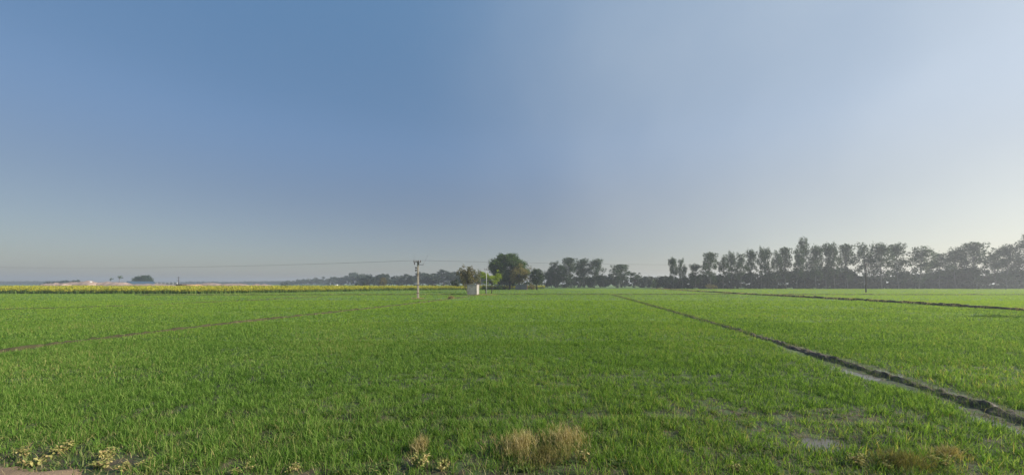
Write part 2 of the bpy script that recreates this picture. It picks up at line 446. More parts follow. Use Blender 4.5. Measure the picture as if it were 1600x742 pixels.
def bank(name, pts, halfw, h, mat, seed, rug=.35, step=.10):
    # resample
    P = [np.array(p, float) for p in pts]
    out = []
    for a, b in zip(P, P[1:]):
        L = np.linalg.norm(b - a); d = np.hypot(*((a + b) / 2))
        st = max(step, step * d / 14)
        k = max(1, int(L / st))
        for i in range(k): out.append(a + (b - a) * i / k)
    out.append(P[-1]); out = np.array(out)
    tan = np.gradient(out, axis=0); tan /= np.linalg.norm(tan, axis=1)[:, None]
    nor = np.stack([tan[:, 1], -tan[:, 0]], 1)
    prof = np.linspace(-1, 1, 17)
    V = []
    s = np.arange(len(out))
    wob = (fbm(out[:, 0] * .5, out[:, 1] * .5, seed) - .5)
    out = out + nor * (wob * .35)[:, None]
    for u in prof:
        wmod = halfw * (1 + .7 * (vnoise(out[:, 0] * 1.3 + 5, out[:, 1] * 1.3, seed + 1) - .5))
        xy = out + nor * (u * wmod)[:, None]
        base = (1 - abs(u) ** 1.6)
        lump = fbm(xy[:, 0] * 3.2, xy[:, 1] * 3.2, seed + 2) * .7 + .6
        lump2 = (vnoise(xy[:, 0] * 6, xy[:, 1] * 6, seed + 5) - .5) * 1.5 * rug * (1 - abs(u)) + (vnoise(xy[:, 0] * 14, xy[:, 1] * 14, seed + 6) - .5) * 1.2 * rug * (1 - abs(u) ** 3)
        lift = .75 + .5 * vnoise(out[:, 0] * .8, out[:, 1] * .8, seed + 7)
        z = gz(xy[:, 0], xy[:, 1]) - .05 + (.05 + h * lump * lift) * base + h * lump2
        V.append(np.concatenate([xy, z[:, None]], 1))
    m_, n_ = len(prof), len(out)
    V = np.concatenate(V)
    ix = np.arange(m_ * n_).reshape(m_, n_)
    Q = np.stack([ix[:-1, :-1].ravel(), ix[1:, :-1].ravel(), ix[1:, 1:].ravel(), ix[:-1, 1:].ravel()], 1)
    o = link(name, np_mesh(name, V, [Q], mats=[mat], smooth=True))
    return tag(o, kind='structure')

bank("field_bank", BANK_A, .27, .075, M['bund_mud'], 11, 1.0)
bank("field_bank", BANK_B, .19, .13, M['bund_dry'], 23)
bank("field_bank", BANK_C, .35, .16, M['bund_dry'], 31)
bank("field_bank", BANK_D, .45, .32, M['bund_dry'], 47)
bank("field_bank", BANK_E, .35, .2, M['bund_dry'], 53)
bank("field_bank", BANK_F, .3, .09, M['bund_dry'], 59)

# shallow water lying in the low ground beside the muddy bank
def water_sheet(name, x0, x1, y0, y1, z):
    me = np_mesh(name, np.array([(x0, y0, z), (x1, y0, z), (x1, y1, z), (x0, y1, z)]), [np.array([[0, 1, 2, 3]])], mats=[M['water']])
    return tag(link(name, me), kind='structure')
def water_strip(name, pts, hw, z):
    V = []; 
    for x, y in pts: V += [(x - hw, y, z), (x + hw, y, z)]
    k = len(pts); Q = np.array([[2 * i, 2 * i + 1, 2 * i + 3, 2 * i + 2] for i in range(k - 1)])
    return tag(link(name, np_mesh(name, np.array(V), [Q], mats=[M['water']])), kind='structure')
water_strip("water", [(8.9, 2.6), (9.8, 6.9), (10.7, 10.9), (11.5, 14.5)], 1.35, -.043)
water_sheet("water", 4.2, 6.0, 5.3, 6.5, -.04)

# bare dirt verge along the road at the near edge of the field
def verge():
    xs = np.linspace(-30, 30, 481); V = []
    far = (4.1 + 1.16 * np.clip((-4.9 - xs) / 1.1, 0, 1)) + .5 * (fbm(xs * 1.7, xs * 0 + 3, 4) - .5)
    far = np.interp(xs, xs, far)
    rows = np.linspace(0, 1, 26)
    for r_ in rows:
        y = 1.5 + (far - 1.5) * r_
        z = gz(xs, y) * .5 + .035 * (1 - r_) ** .3 + .02 * fbm(xs * 2, y * 2, 8) - .10 * np.clip((r_ - .93) / .07, 0, 1) + .03
        V.append(np.stack([xs, y, z], 1))
    k = len(xs); ix = np.arange(k * 26).reshape(26, k)
    Q = np.stack([ix[:-1, :-1].ravel(), ix[:-1, 1:].ravel(), ix[1:, 1:].ravel(), ix[1:, :-1].ravel()], 1)
    return tag(link("verge", np_mesh("verge", np.concatenate(V), [Q], mats=[M['verge']], smooth=True)), kind='structure')
verge()

# ------------------------------------------------------------------ blades
def blades(x, y, z, h, wd, lean, az, tw, nseg):
    """arching leaves: base point, length, width, lean (0..1.5), azimuth; returns verts and polys"""
    n = len(x)
    ts = np.linspace(0, 1, nseg + 1)
    dirx, diry = np.cos(az), np.sin(az)
    sx, sy = np.cos(tw), np.sin(tw)
    V = []
    px, pz = np.zeros(n), np.zeros(n)
    prev = 0
    for i, t in enumerate(ts):
        if i:
            ang = lean * (.38 + .85 * (t + prev) / 2)
            seg = h * (t - prev)
            px = px + np.sin(ang) * seg; pz = pz + np.cos(ang) * seg
            prev = t
        c = np.stack([x + dirx * px, y + diry * px, z + pz], 1)
        if i == nseg:
            V.append(c[:, None, :])
        else:
            ww = wd * (.75 + .25 * math.sin(math.pi * min(1, t + .35))) * (1 - .25 * t) / 2
            off = np.stack([sx * ww, sy * ww, np.zeros(n)], 1)
            V.append(np.stack([c - off, c + off], 1))
    V = np.concatenate(V, 1)
    nv = V.shape[1]
    b = (np.arange(n) * nv)[:, None]
    polys = []
    if nseg > 1:
        q = np.concatenate([b + np.array([[2 * i, 2 * i + 1, 2 * i + 3, 2 * i + 2]]) for i in range(nseg - 1)], 0)
        polys.append(q)
    k = 2 * (nseg - 1)
    polys.append(b + np.array([[k, k + 1, k + 2]]))
    return V.reshape(-1, 3), polys

def join(parts):
    """parts: list of (V, [polys], mat index)"""
    off = 0; VV = []; PP = []; MI = []
    for V, ps, mi in parts:
        VV.append(V)
        for p in ps:
            PP.append(p + off)
            MI.append(np.full(len(p), mi) if np.isscalar(mi) else mi)
        off += len(V)
    return np.concatenate(VV), PP, np.concatenate(MI)

def cover(x, y):
    """how thickly the wheat stands, 0..1"""
    c = np.ones(len(x))
    big = fbm(x * .22, y * .30, 61)
    fine = fbm(x * 1.1, y * 1.3, 71)
    near = np.clip(1 - (y - 6) / 16, 0, 1)
    right = np.clip((x + 2) / 8, 0, 1)
    bare = np.clip((.42 + .04 * right - big) * 6, 0, 1) * np.clip((.56 - fine) * 5, 0, 1)
    c *= 1 - bare * near * .5
    # the trampled furrow and the sparse outer edge
    c *= 1 - .9 * np.exp(-((y - 6.95 - .15 * np.sin(x * .6)) / .17) ** 2) * (x > -5) * (x < 8) * (vnoise(x * .9, y * 0, 5) > .35)
    c *= 1 - .6 * np.exp(-((y - 9.9 - .2 * np.sin(x * .4)) / .16) ** 2) * (x > -4) * (x < 6)
    edge = 4.25 + .6 * fbm(x * .8, y * 0, 15) + np.where(x < -5.2, .75, 0)
    c *= np.clip((y - edge) / .6, 0, 1)
    # thinner on drier patches further left
    c *= 1 - .35 * np.clip((fbm(x * .09, y * .16, 83) - .58) * 8, 0, 1)
    dA = seg_dist(x, y, BANK_A)
    wet = np.clip(1 - (y - 9) / 9, 0, 1)
    c *= np.clip((dA - .24 - .75 * wet * .8 * fbm(x * 1.4, y * 1.4, 91)) / .25, 0, 1)
    for b, wdt in ((BANK_B, .28), (BANK_C, .4), (BANK_D, .6), (BANK_E, .4), (BANK_F, .3)):
        c *= np.clip((seg_dist(x, y, b) - wdt) / .15, 0, 1)
    # inside the hut and pole foot, and everything from the mustard on
    c *= ~((x > -11.2) & (x < -2) & (y > 78.5) & (y < 86.5) & (np.hypot((x + 8.5) / 1.6, (y - 82) / 1.6) < 1.2))
    c *= y < must_front(x) - 1.0
    c *= 1 - np.exp(-(((x - 5.1) / .45) ** 2 + ((y - 5.9) / .33) ** 2)) 
    c *= 1 - .75 * np.exp(-(((x - .45) / .65) ** 2 + ((y - 5.5) / .55) ** 2))
    return c

def band(y0, y1, dens, nb, hm, wd, nseg, side=4.0):
    area = 1.43 * (y1 ** 2 - y0 ** 2) + 2 * side * (y1 - y0)
    N_ = int(area * dens)
    y = np.sqrt(rng.random(N_) * (y1 ** 2 - y0 ** 2) + y0 ** 2)
    x = (rng.random(N_) * 2 - 1) * (1.43 * y + side)
    k = rng.random(N_) < cover(x, y) * np.clip((fbm(x * 5.2, y * 4.6, 39) - .30) * 5, .30 + .05 * np.clip(y - 7, 0, 30), 1)
    x, y = x[k], y[k]
    pale = (x > line_x(y, BANK_D)) | (y > 85) & (x > 24) | (rng.random(len(x)) < np.clip((y - 14) / 60, 0, .55))  # paler crop on the right; elsewhere sunlit tips painted in with distance
    vig = (.62 + .6 * fbm(x * .5, y * .5, 37)) * (.55 + .85 * fbm(x * 5.2, y * 4.6, 39))
    x = np.repeat(x, nb); y = np.repeat(y, nb); pale = np.repeat(pale, nb); vig = np.repeat(vig, nb)
    m = len(x)
    x = x + rng.normal(0, .028 + y * .0006, m); y = y + rng.normal(0, .028 + y * .0006, m)
    h = hm * vig * (.6 + .65 * rng.random(m))
    lean = np.abs(rng.normal(1.05, .55, m))
    az = rng.random(m) * 2 * math.pi
    tw = az + math.pi / 2 + rng.normal(0, .7, m)
    V, ps = blades(x, y, gz(x, y) - .01, h, wd * (.7 + .6 * rng.random(m)), lean, az, tw, nseg)
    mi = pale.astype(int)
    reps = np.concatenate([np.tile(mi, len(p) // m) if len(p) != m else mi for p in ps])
    # polys are laid out per template, each a block of m
    return V, ps, reps

parts = []
mis = []
for a in ((3.9, 9, 340, 8, .17, .0075, 3, 2.5), (9, 16, 250, 7, .165, .0095, 3, 3), (15, 24, 130, 5, .175, .014, 2, 4), (23, 36, 52, 5, .18, .020, 2, 5), (34, 54, 24, 5, .18, .032, 2, 8),
          (52, 95, 8, 4, .19, .06, 1, 10), (95, 185, 2.0, 4, .2, .14, 1, 20)):
    V, ps, mi = band(*a)
    parts.append((V, ps, mi))
off = 0; VV = []; PP = []; MI = []
for V, ps, mi in parts:
    VV.append(V); PP += [p + off for p in ps]; MI.append(mi); off += len(V)
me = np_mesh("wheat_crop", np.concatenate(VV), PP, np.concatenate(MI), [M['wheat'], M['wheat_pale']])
wheat = tag(link("wheat_crop", me), 'young green wheat covering the flat fields up to the mustard and the trees', 'wheat', kind='stuff')
print("wheat verts", len(me.vertices))

# grass and dead stalks growing along the banks
def bank_growth():
    parts = []
    def along(pts, per_m, spread, hm, wd, mi, ylim=999, nseg=2, ymin=0):
        for (ax, ay), (bx, by) in zip(pts, pts[1:]):
            L = math.hypot(bx - ax, by - ay); n_ = int(L * per_m)
            t = rng.random(n_); x = ax + (bx - ax) * t; y = ay + (by - ay) * t
            keep = (fbm(x * .9, y * .9, 5 + mi) > .45) & (y < ylim) & (y > ymin)
            x, y = x[keep], y[keep]; m = len(x)
            if not m: continue
            x = x + rng.normal(0, spread, m); y = y + rng.normal(0, spread * .6, m)
            az = rng.random(m) * 6.28
            V, ps = blades(x, y, gz(x, y) + .02, hm * (.5 + .8 * rng.random(m)), wd * (.6 + .8 * rng.random(m)) * np.clip(y / 20, .6, 5), np.abs(rng.normal(.6, .4, m)), az, az + 1.57, nseg)
            parts.append((V, ps, mi))
    along(BANK_A, 330, .19, .13, .009, 1)
    along(BANK_A, 16, .2, .22, .008, 0)
    along(BANK_B, 30, .14, .10, .010, 0); along(BANK_B, 25, .25, .10, .010, 1)
    along(BANK_C, 26, .25, .25, .014, 0); along(BANK_C, 16, .3, .3, .014, 1)
    along(BANK_D, 110, .25, .42, .012, 0); along(BANK_D, 25, .35, .35, .014, 1)
    along(BANK_E, 22, .25, .28, .014, 0); along(BANK_E, 16, .25, .28, .014, 1)
    along(BANK_F, 12, .2, .16, .012, 0)
    off = 0; VV = []; PP = []; MI = []
    for V, ps, mi in parts:
        VV.append(V)
        for p in ps: PP.append(p + off); MI.append(np.full(len(p), mi))
        off += len(V)
    me = np_mesh("bank_grass", np.concatenate(VV), PP, np.concatenate(MI), [M['dry'], M['weed']])
    return tag(link("bank_grass", me), 'dry brown and green grass growing along the earth banks', 'grass', kind='stuff')
bank_growth()

# ------------------------------------------------------------------ mustard
def mustard():
    parts = []
    def plants(n_, depth0, depth1, hm, leafw, flw, nf, clipv=True):
        x = -300 + rng.random(n_) * 316
        y = must_front(x) + depth0 + rng.random(n_) * (depth1 - depth0)
        k = (y < MUST_BACK) & (x > -1.5 * y - 12)
        x, y = x[k], y[k]; m = len(x)
        hh = hm * (.7 + .5 * rng.random(m)) * (.75 + .5 * fbm(x * .15, y * .15, 7))
        for j in range(3):
            az = rng.random(m) * 6.28
            xx = x + rng.normal(0, .15, m); yy = y + rng.normal(0, .15, m)
            V, ps = blades(xx, yy, np.zeros(m) - .01, hh * (.55 + .35 * rng.random(m)), np.full(m, leafw), np.abs(rng.normal(.15, .15, m)), az, az + 1.57, 2)
            parts.append((V, ps, 0))
        for j in range(nf):
            cx = x + rng.normal(0, .2, m); cy_ = y + rng.normal(0, .2, m); cz = hh * (.66 + .44 * rng.random(m) ** .7)
            a = rng.random(m) * 6.28; til = rng.normal(0, .6, m)
            s = flw * (.6 + .8 * rng.random(m)) / 2
            u = np.stack([np.cos(a) * s, np.sin(a) * s, np.zeros(m)], 1)
            v = np.stack([-np.sin(a) * np.sin(til) * s, np.cos(a) * np.sin(til) * s, np.cos(til) * s], 1)
            c = np.stack([cx, cy_, cz], 1)
            V = np.stack([c - u - v, c + u - v * .6, c + u * .7 + v, c - u * .8 + v * 1.2], 1).reshape(-1, 3)
            q = (np.arange(m) * 4)[:, None] + np.array([[0, 1, 2, 3]])
            parts.append((V, [q], 1))
    plants(16000, 0, 7, 1.2, .20, .16, 8)
    plants(22000, 7, 100, 1.22, .25, .26, 8)
    V, P_, MI = join([(a, b, c) for a, b, c in parts])
    me = np_mesh("mustard_crop", V, P_, MI, [M['mustard_leaf'], M['mustard_flower']])
    return tag(link("mustard_crop", me), 'tall mustard crop in yellow flower behind the wheat on the left', 'mustard', kind='stuff')
mustard()

# ------------------------------------------------------------------ trees
def leaf_quads(cs, rs, per, size, flat=.7, r_=None):
    """cs (n,3) clump centres, rs radii, per = leaves per m2 of clump"""
    g = r_ or rng
    cnt = np.maximum(4, (rs ** 2 * per).astype(int))
    C = np.repeat(cs, cnt, 0); Rr = np.repeat(rs, cnt)
    m = len(C)
    d = g.normal(size=(m, 3)); d /= np.linalg.norm(d, axis=1)[:, None]
    rad = Rr * (.35 + .65 * g.random(m) ** .6) * (1 + .18 * g.normal(size=m))
    P_ = C + d * rad[:, None] * np.array([1, 1, flat])
    u = g.normal(size=(m, 3)); u /= np.linalg.norm(u, axis=1)[:, None]
    v = np.cross(u, g.normal(size=(m, 3))); v /= np.linalg.norm(v, axis=1)[:, None]
    s = (size * (.55 + .9 * g.random(m)) / 2)[:, None]
    u = u * s; v = v * s * (.5 + .4 * g.random((m, 1)))
    V = np.stack([P_ - u, P_ - v * .9 + u * .1, P_ + u, P_ + v], 1).reshape(-1, 3)
    q = (np.arange(m) * 4)[:, None] + np.array([[0, 1, 2, 3]])
    return V, q

def limb(mb, p0, p1, r0, r1, bend, g, seg=6, n=4):
    p0 = np.array(p0); p1 = np.array(p1)
    mid = g.normal(size=3) * bend
    pts = []; rr = []
    for i in range(n + 1):
        t = i / n
        pts.append(tuple(p0 + (p1 - p0) * t + mid * math.sin(math.pi * t)))
        rr.append(r0 + (r1 - r0) * t)
    mb.tube(pts, rr, seg)
    return pts

def make_tree(name, label, cat, kind, h, wdt, seed, group=None, leaf=None, bark=None, per=14, size=.5):
    """h height, wdt crown width"""
    g = np.random.default_rng(seed)
    root = thing(name, label, cat, group=group)
    mb = MB(); cs = []; rs = []
    if kind == 'euc':
        top = np.array([g.normal(0, .05) * h, g.normal(0, .05) * h, h * .93])
        tp = limb(mb, (0, 0, -.1), top, .012 * h, .003 * h, .02 * h, g, 7, 7)
        forks = g.integers(20, 27)
        for i in range(forks):
            t = .14 + .82 * (i + g.random() * .8) / forks
            k = t * 7; a = np.array(tp[int(k)]); b = np.array(tp[min(7, int(k) + 1)]); p = a + (b - a) * (k - int(k))
            az = i * 2.4 + g.normal(0, .5)
            ln = wdt * .5 * (.55 + .6 * g.random()) * (1.12 - t) ** .62 * (1 if t > .3 else .75)
            rise = ln * (.8 + 1.0 * g.random())
            e = p + np.array([math.cos(az) * ln, math.sin(az) * ln, rise])
            if e[2] > h * .98: e[2] = h * (.90 + .08 * g.random())
            limb(mb, p, e, .004 * h, .0012 * h, .03 * h, g, 5, 3)
            cr = wdt * (.105 + .08 * g.random())
            cs.append(e); rs.append(cr)
            for q in range(g.integers(1, 4)):
                cs.append(p + (e - p) * (.45 + .5 * g.random()) + g.normal(size=3) * cr * .8); rs.append(cr * (.5 + .45 * g.random()))
        cs.append(top); rs.append(wdt * .17); cs.append(top - [0, 0, wdt * .2]); rs.append(wdt * .15)
        flat = 1.2
    elif kind == 'broad':
        zc = h * .56; rz = h * .46
        limb(mb, (0, 0, -.1), (g.normal(0, .02) * h, 0, h * .34), .03 * h, .02 * h, .01 * h, g, 8, 4)
        for i in range(9):
            az = i * 2.4; el = .3 + 1.1 * g.random()
            e = np.array([math.cos(az) * math.cos(el) * wdt * .4, math.sin(az) * math.cos(el) * wdt * .4, h * .34 + math.sin(el) * h * .5])
            limb(mb, (0, 0, h * .26), e, .012 * h, .003 * h, .03 * h, g, 6, 4)
        nc = 74
        for i in range(nc):
            d = g.normal(size=3); d /= np.linalg.norm(d)
            r_ = .55 + .45 * g.random()
            c = np.array([d[0] * wdt * .40 * r_, d[1] * wdt * .40 * r_, zc + d[2] * rz * .80 * r_])
            if c[2] < h * .22: c[2] = h * .22 + g.random() * h * .1
            cs.append(c); rs.append(wdt * (.07 + .08 * g.random()))
        flat = .8
    elif kind == 'round':
        limb(mb, (0, 0, -.1), (0, 0, h * .4), .03 * h, .02 * h, .01 * h, g, 8, 4)
        for i in range(70):
            d = g.normal(size=3); d /= np.linalg.norm(d)
            r_ = .5 + .45 * g.random()
            cs.append(np.array([d[0] * wdt * .38 * r_, d[1] * wdt * .38 * r_, h * .58 + d[2] * h * .34 * r_])); rs.append(wdt * (.11 + .06 * g.random()))
        for i in range(6):
            az = i * 1.05
            limb(mb, (0, 0, h * .3), (math.cos(az) * wdt * .3, math.sin(az) * wdt * .3, h * (.5 + .3 * g.random())), .012 * h, .003 * h, .03 * h, g, 5, 3)
        flat = .9
    elif kind == 'brushy':      # many upright shoots
        for i in range(22):
            az = g.random() * 6.28; sp = g.random() ** .6 * wdt * .46
            e = np.array([math.cos(az) * sp, math.sin(az) * sp, h * (.97 - .28 * (sp / wdt * 2) ** 2 + .06 * g.normal())])
            p = limb(mb, (g.normal(0, .1), g.normal(0, .1), 0 if i < 6 else h * .15), e, .01 * h, .002 * h, .04 * h, g, 5, 4)
            for t in (.5, .7, .85, 1.0):
                c = np.array(p[0]) * (1 - t) + e * t
                cs.append(c + g.normal(size=3) * wdt * .04); rs.append(wdt * (.085 + .05 * g.random()) * (1.25 - .6 * t))
        flat = 1.2
    elif kind == 'umbrella':    # sparse flat-topped small tree
        limb(mb, (0, 0, -.1), (.1, 0, h * .45), .02 * h, .015 * h, .01 * h, g, 7, 4)
        for i in range(15):
            az = i * 2.4; sp = wdt * (.18 + .27 * g.random())
            e = np.array([math.cos(az) * sp, math.sin(az) * sp, h * (.48 + .46 * g.random())])
            limb(mb, (.1, 0, h * (.35 + .1 * g.random())), e, .01 * h, .003 * h, .04 * h, g, 5, 4)
            cs.append(e); rs.append(wdt * (.10 + .06 * g.random()))
            cs.append(e + g.normal(size=3) * wdt * .07 + [0, 0, .05 * h]); rs.append(wdt * (.08 + .05 * g.random()))
        flat = .65
    elif kind == 'bushy':       # foliage to the ground
        for i in range(40):
            az = g.random() * 6.28; sp = g.random() ** .5 * wdt * .42
            z = h * (.12 + .74 * g.random() * (1 - (sp / wdt * 2) ** 3))
            cs.append(np.array([math.cos(az) * sp, math.sin(az) * sp, z])); rs.append(min(wdt, h) * (.10 + .08 * g.random()))
        for i in range(7):
            az = g.random() * 6.28
            limb(mb, (g.normal(0, .15), g.normal(0, .15), 0), (math.cos(az) * wdt * .3, math.sin(az) * wdt * .3, h * .7), .012 * h, .003 * h, .04 * h, g, 5, 3)
        flat = .85
    elif kind == 'bare':
        limb(mb, (0, 0, -.1), (0, 0, h * .35), .02 * h, .014 * h, .01 * h, g, 7, 4)
        for i in range(16):
            az = i * 2.4; el = .35 + 1.1 * g.random()
            e = np.array([math.cos(az) * math.cos(el) * wdt * .48, math.sin(az) * math.cos(el) * wdt * .48, h * .35 + math.sin(el) * h * .62])
            limb(mb, (0, 0, h * .3), e, .009 * h, .002 * h, .04 * h, g, 5, 4)
            cs.append(e); rs.append(wdt * .11)
            cs.append(e * [.7, .7, .9]); rs.append(wdt * .1)
        flat = .9
    elif kind == 'palmish':
        limb(mb, (0, 0, -.1), (0, 0, h * .9), .02 * h, .014 * h, .02 * h, g, 7, 4)
        for i in range(7):
            d = g.normal(size=3) * wdt * .22
            cs.append(np.array([d[0], d[1], h * .86 + d[2]])); rs.append(wdt * .22)
        flat = .8
    mb.build("trunk", bark or M['bark'], root, smooth=True)
    V, q = leaf_quads(np.array(cs), np.array(rs), per, size, flat, g)
    me = np_mesh("crown", V, [q], mats=[leaf or M['euc']])
    link("crown", me, root)
    return root

def place(o, x, y, h0, h, rz=0, wscale=None):
    s = h / h0; ws = wscale or s
    o.location = (x, y, float(gz(x, y))); o.scale = (ws, ws, s); o.rotation_euler = (0, 0, rz)
    return o

# --- tall eucalyptus trees: variants, then copies with their own labels
H0, W0 = 20.0, 9.0
EUC = {}
def euc(var, px, top, Y, label, wpx=None, group='eucalyptus trees in the long row on the right', rz=None):
    h = zat(top, Y)
    wm = (wpx or 26) * Y / F / math.sqrt(1 + ((px - 800) / F) ** 2) ** .5
    sc = (wm / W0, wm / W0, h / H0)
    x = xat(px, Y)
    rz = rz if rz is not None else (px * 1.7) % 6.28
    if var not in EUC:
        EUC[var] = make_tree('eucalyptus_tree', label, 'tree', 'euc', H0, W0, 100 + var, group, M['euc'], M['pale_bark'], per=46, size=.5)
        o = EUC[var]; o.location = (x, Y, 0); o.scale = sc; o.rotation_euler = (0, 0, rz)
        return o
    return dup(EUC[var], (x, Y, 0), rz, sc, label, group)

row = [ # variant, px, top row, depth, width in px, label
 (0, 1052, 403, 171, 15, 'slender eucalyptus with pale bare trunk at the left end of the long right row'),
 (1, 1067, 406, 176, 14, 'narrow eucalyptus just right of the slender one ending the right row'),
 (2, 1086, 413, 172, 22, 'short round-topped eucalyptus, third from the left end of the right row'),
 (3, 1111, 395, 170, 27, 'broad eucalyptus leaning left, fourth from the left end of the right row'),
 (4, 1130, 402, 173, 18, 'dark eucalyptus tucked against the broad left-leaning one of the right row'),
 (5, 1141, 394, 180, 17, 'thin see-through eucalyptus, sixth from the left end of the right row'),
 (1, 1158, 397, 171, 19, 'dark-bottomed eucalyptus right of the thin see-through one in the right row'),
 (0, 1175, 391, 176, 18, 'eighth eucalyptus from the left end of the long right row'),
 (5, 1189, 387, 172, 14, 'pointed eucalyptus, ninth from the left end of the long right row'),
 (2, 1201, 389, 178, 15, 'tenth eucalyptus from the left end of the long right row'),
 (4, 1214, 396, 171, 18, 'low eucalyptus in the dip, eleventh from the left end of the right row'),
 (3, 1229, 387, 173, 22, 'flat-topped eucalyptus left of the tallest lone crown in the right row'),
 (1, 1245, 391, 171, 20, 'eucalyptus standing in front of the tallest lone crown of the right row'),
 (6, 1257, 372, 178, 18, 'tallest eucalyptus of the right row, its small tufted crown above all others'),
 (0, 1275, 385, 171, 21, 'eucalyptus just right of the tallest tufted one in the right row'),
 (2, 1291, 382, 175, 22, 'second eucalyptus right of the tallest tufted one in the right row'),
 (5, 1305, 382, 170, 19, 'third eucalyptus right of the tallest tufted one in the right row'),
 (3, 1325, 382, 174, 27, 'eucalyptus left of the dark utility pole standing before the right row'),
 (4, 1350, 384, 178, 26, 'eucalyptus rising directly behind the dark utility pole in the right field'),
 (0, 1378, 381, 171, 33, 'full eucalyptus first to the right of the dark utility pole'),
 (2, 1405, 382, 174, 30, 'full eucalyptus second to the right of the dark utility pole'),
 (6, 1436, 387, 170, 36, 'lone eucalyptus with a bare dark trunk before the bright gap in the right row'),
 (1, 1468, 396, 173, 38, 'low spreading eucalyptus right of the bright gap in the right row'),
 (5, 1494, 387, 176, 34, 'domed eucalyptus, fifth from the right edge of the photo'),
 (3, 1528, 379, 171, 42, 'big dark-topped eucalyptus, fourth from the right edge of the photo'),
 (4, 1556, 398, 180, 36, 'shorter eucalyptus behind, third from the right edge of the photo'),
 (0, 1572, 383, 171, 38, 'layered eucalyptus, second from the right edge of the photo'),
 (2, 1602, 369, 168, 46, 'tall eucalyptus cut by the right edge of the photo'),
 (1, 1650, 372, 168, 44, 'eucalyptus continuing the row just outside the right edge'),
]
for v, px, top, Y, wp, lab in row:
    euc(v, px, top, Y, lab, wp * 1.16)

mid = [
 (4, 862, 419, 212, 15, 'small leftmost eucalyptus of the clump right of the round dark tree'),
 (1, 868, 410, 208, 14, 'pale-topped narrow eucalyptus, second of the clump right of the round dark tree'),
 (0, 879, 414, 214, 14, 'third eucalyptus from the left in the middle clump'),
 (3, 893, 403, 207, 22, 'tallest broad eucalyptus at the centre of the middle clump'),
 (5, 905, 412, 216, 17, 'eucalyptus behind and right of the tallest in the middle clump'),
 (2, 914, 405, 208, 16, 'second eucalyptus from the right in the middle clump'),
 (0, 929, 405, 205, 19, 'rightmost greener eucalyptus of the middle clump'),
 (3, 965, 413, 200, 26, 'separate wide-headed eucalyptus standing alone right of the middle clump'),
]
for v, px, top, Y, wp, lab in mid:
    euc(v, px, top, Y, lab, wp * 1.5, 'eucalyptus trees in the middle clump')

# --- hazy trees of the wood behind the mustard, each with its own outline
farrow = [(575, 431, 30), (593, 428, 22), (601, 426, 17), (620, 430, 22), (635, 428, 22), (643, 430, 16), (660, 424, 30), (676, 426, 26), (693, 421, 30), (709, 423, 24), (724, 425, 24), (750, 424, 24), (762, 428, 20), (785, 425, 26)]
names = ['leftmost hazy tree of the wood behind the mustard', 'hazy tree behind and left of the yellow-green tree', 'hazy tree rising behind the yellow-green tree',
         'low hazy tree just right of the yellow-green tree', 'hazy tree left of the near concrete pole', 'small hazy tree hidden at the left side of the near concrete pole',
         'round hazy tree just right of the near concrete pole', 'second hazy tree right of the near concrete pole', 'tallest hazy tree midway between the pole and the brownish bush',
         'hazy tree above the low dark bush left of the brownish tree', 'hazy tree rising behind the brownish brushy tree', 'hazy tree seen between the brownish tree and the lime-green tree',
         'hazy tree directly behind the lime-green tree', 'hazy tree hidden behind the great dark tree']
FAR = {}
for i, ((px, top, wp), lab) in enumerate(zip(farrow, names)):
    Y = 330 + (i * 37 % 60) - 2.2 * max(0, px - 640) * .3
    h = zat(top, Y); wm = wp * Y / F * 1.15; v = i % 4
    if v not in FAR:
        FAR[v] = make_tree('hazy_tree', lab, 'tree', 'broad', 15, 13, 300 + v, 'trees of the wood behind the mustard', M['understory'], M['bark'], per=14, size=1.0)
        o = FAR[v]; o.location = (xat(px, Y), Y, 0); o.scale = (wm / 13, wm / 13, h / 15)
    else:
        dup(FAR[v], (xat(px, Y), Y, 0), i * 1.3, (wm / 13, wm / 13, h / 15), lab, 'trees of the wood behind the mustard')

# --- a far wood and far hedges: masses without countable trees
def foliage_mass(name, label, cat, segs, mat, per, size, seed):
    """segs: (px0, px1, Y, top row at start, top row at end, depth)"""
    g = np.random.default_rng(seed); cs = []; rs = []
    for p0, p1, Y, t0, t1, dep in segs:
        x0, x1 = xat(p0, Y), xat(p1, Y)
        n_ = int(abs(x1 - x0) / (zat((t0 + t1) / 2, Y) * .12) * (1 + dep / 12)) + 6
        for i in range(int(n_ * (1 if seed != 9 else 2.2))):
            t = g.random(); x = x0 + (x1 - x0) * t; H = zat(t0 + (t1 - t0) * t, Y) * (.5 + .95 * float(fbm(np.array([x * .12]), np.array([Y * .1]), seed)[0]))
            r_ = H * (.14 + .12 * g.random())
            cs.append((x, Y + g.random() * dep, max(r_ * .6, (H - r_ * .7) * g.random() ** .55))); rs.append(r_)
    V, q = leaf_quads(np.array(cs), np.array(rs), per, size, .8, g)
    return tag(link(name, np_mesh(name, V, [q], mats=[mat])), label, cat, kind='stuff')

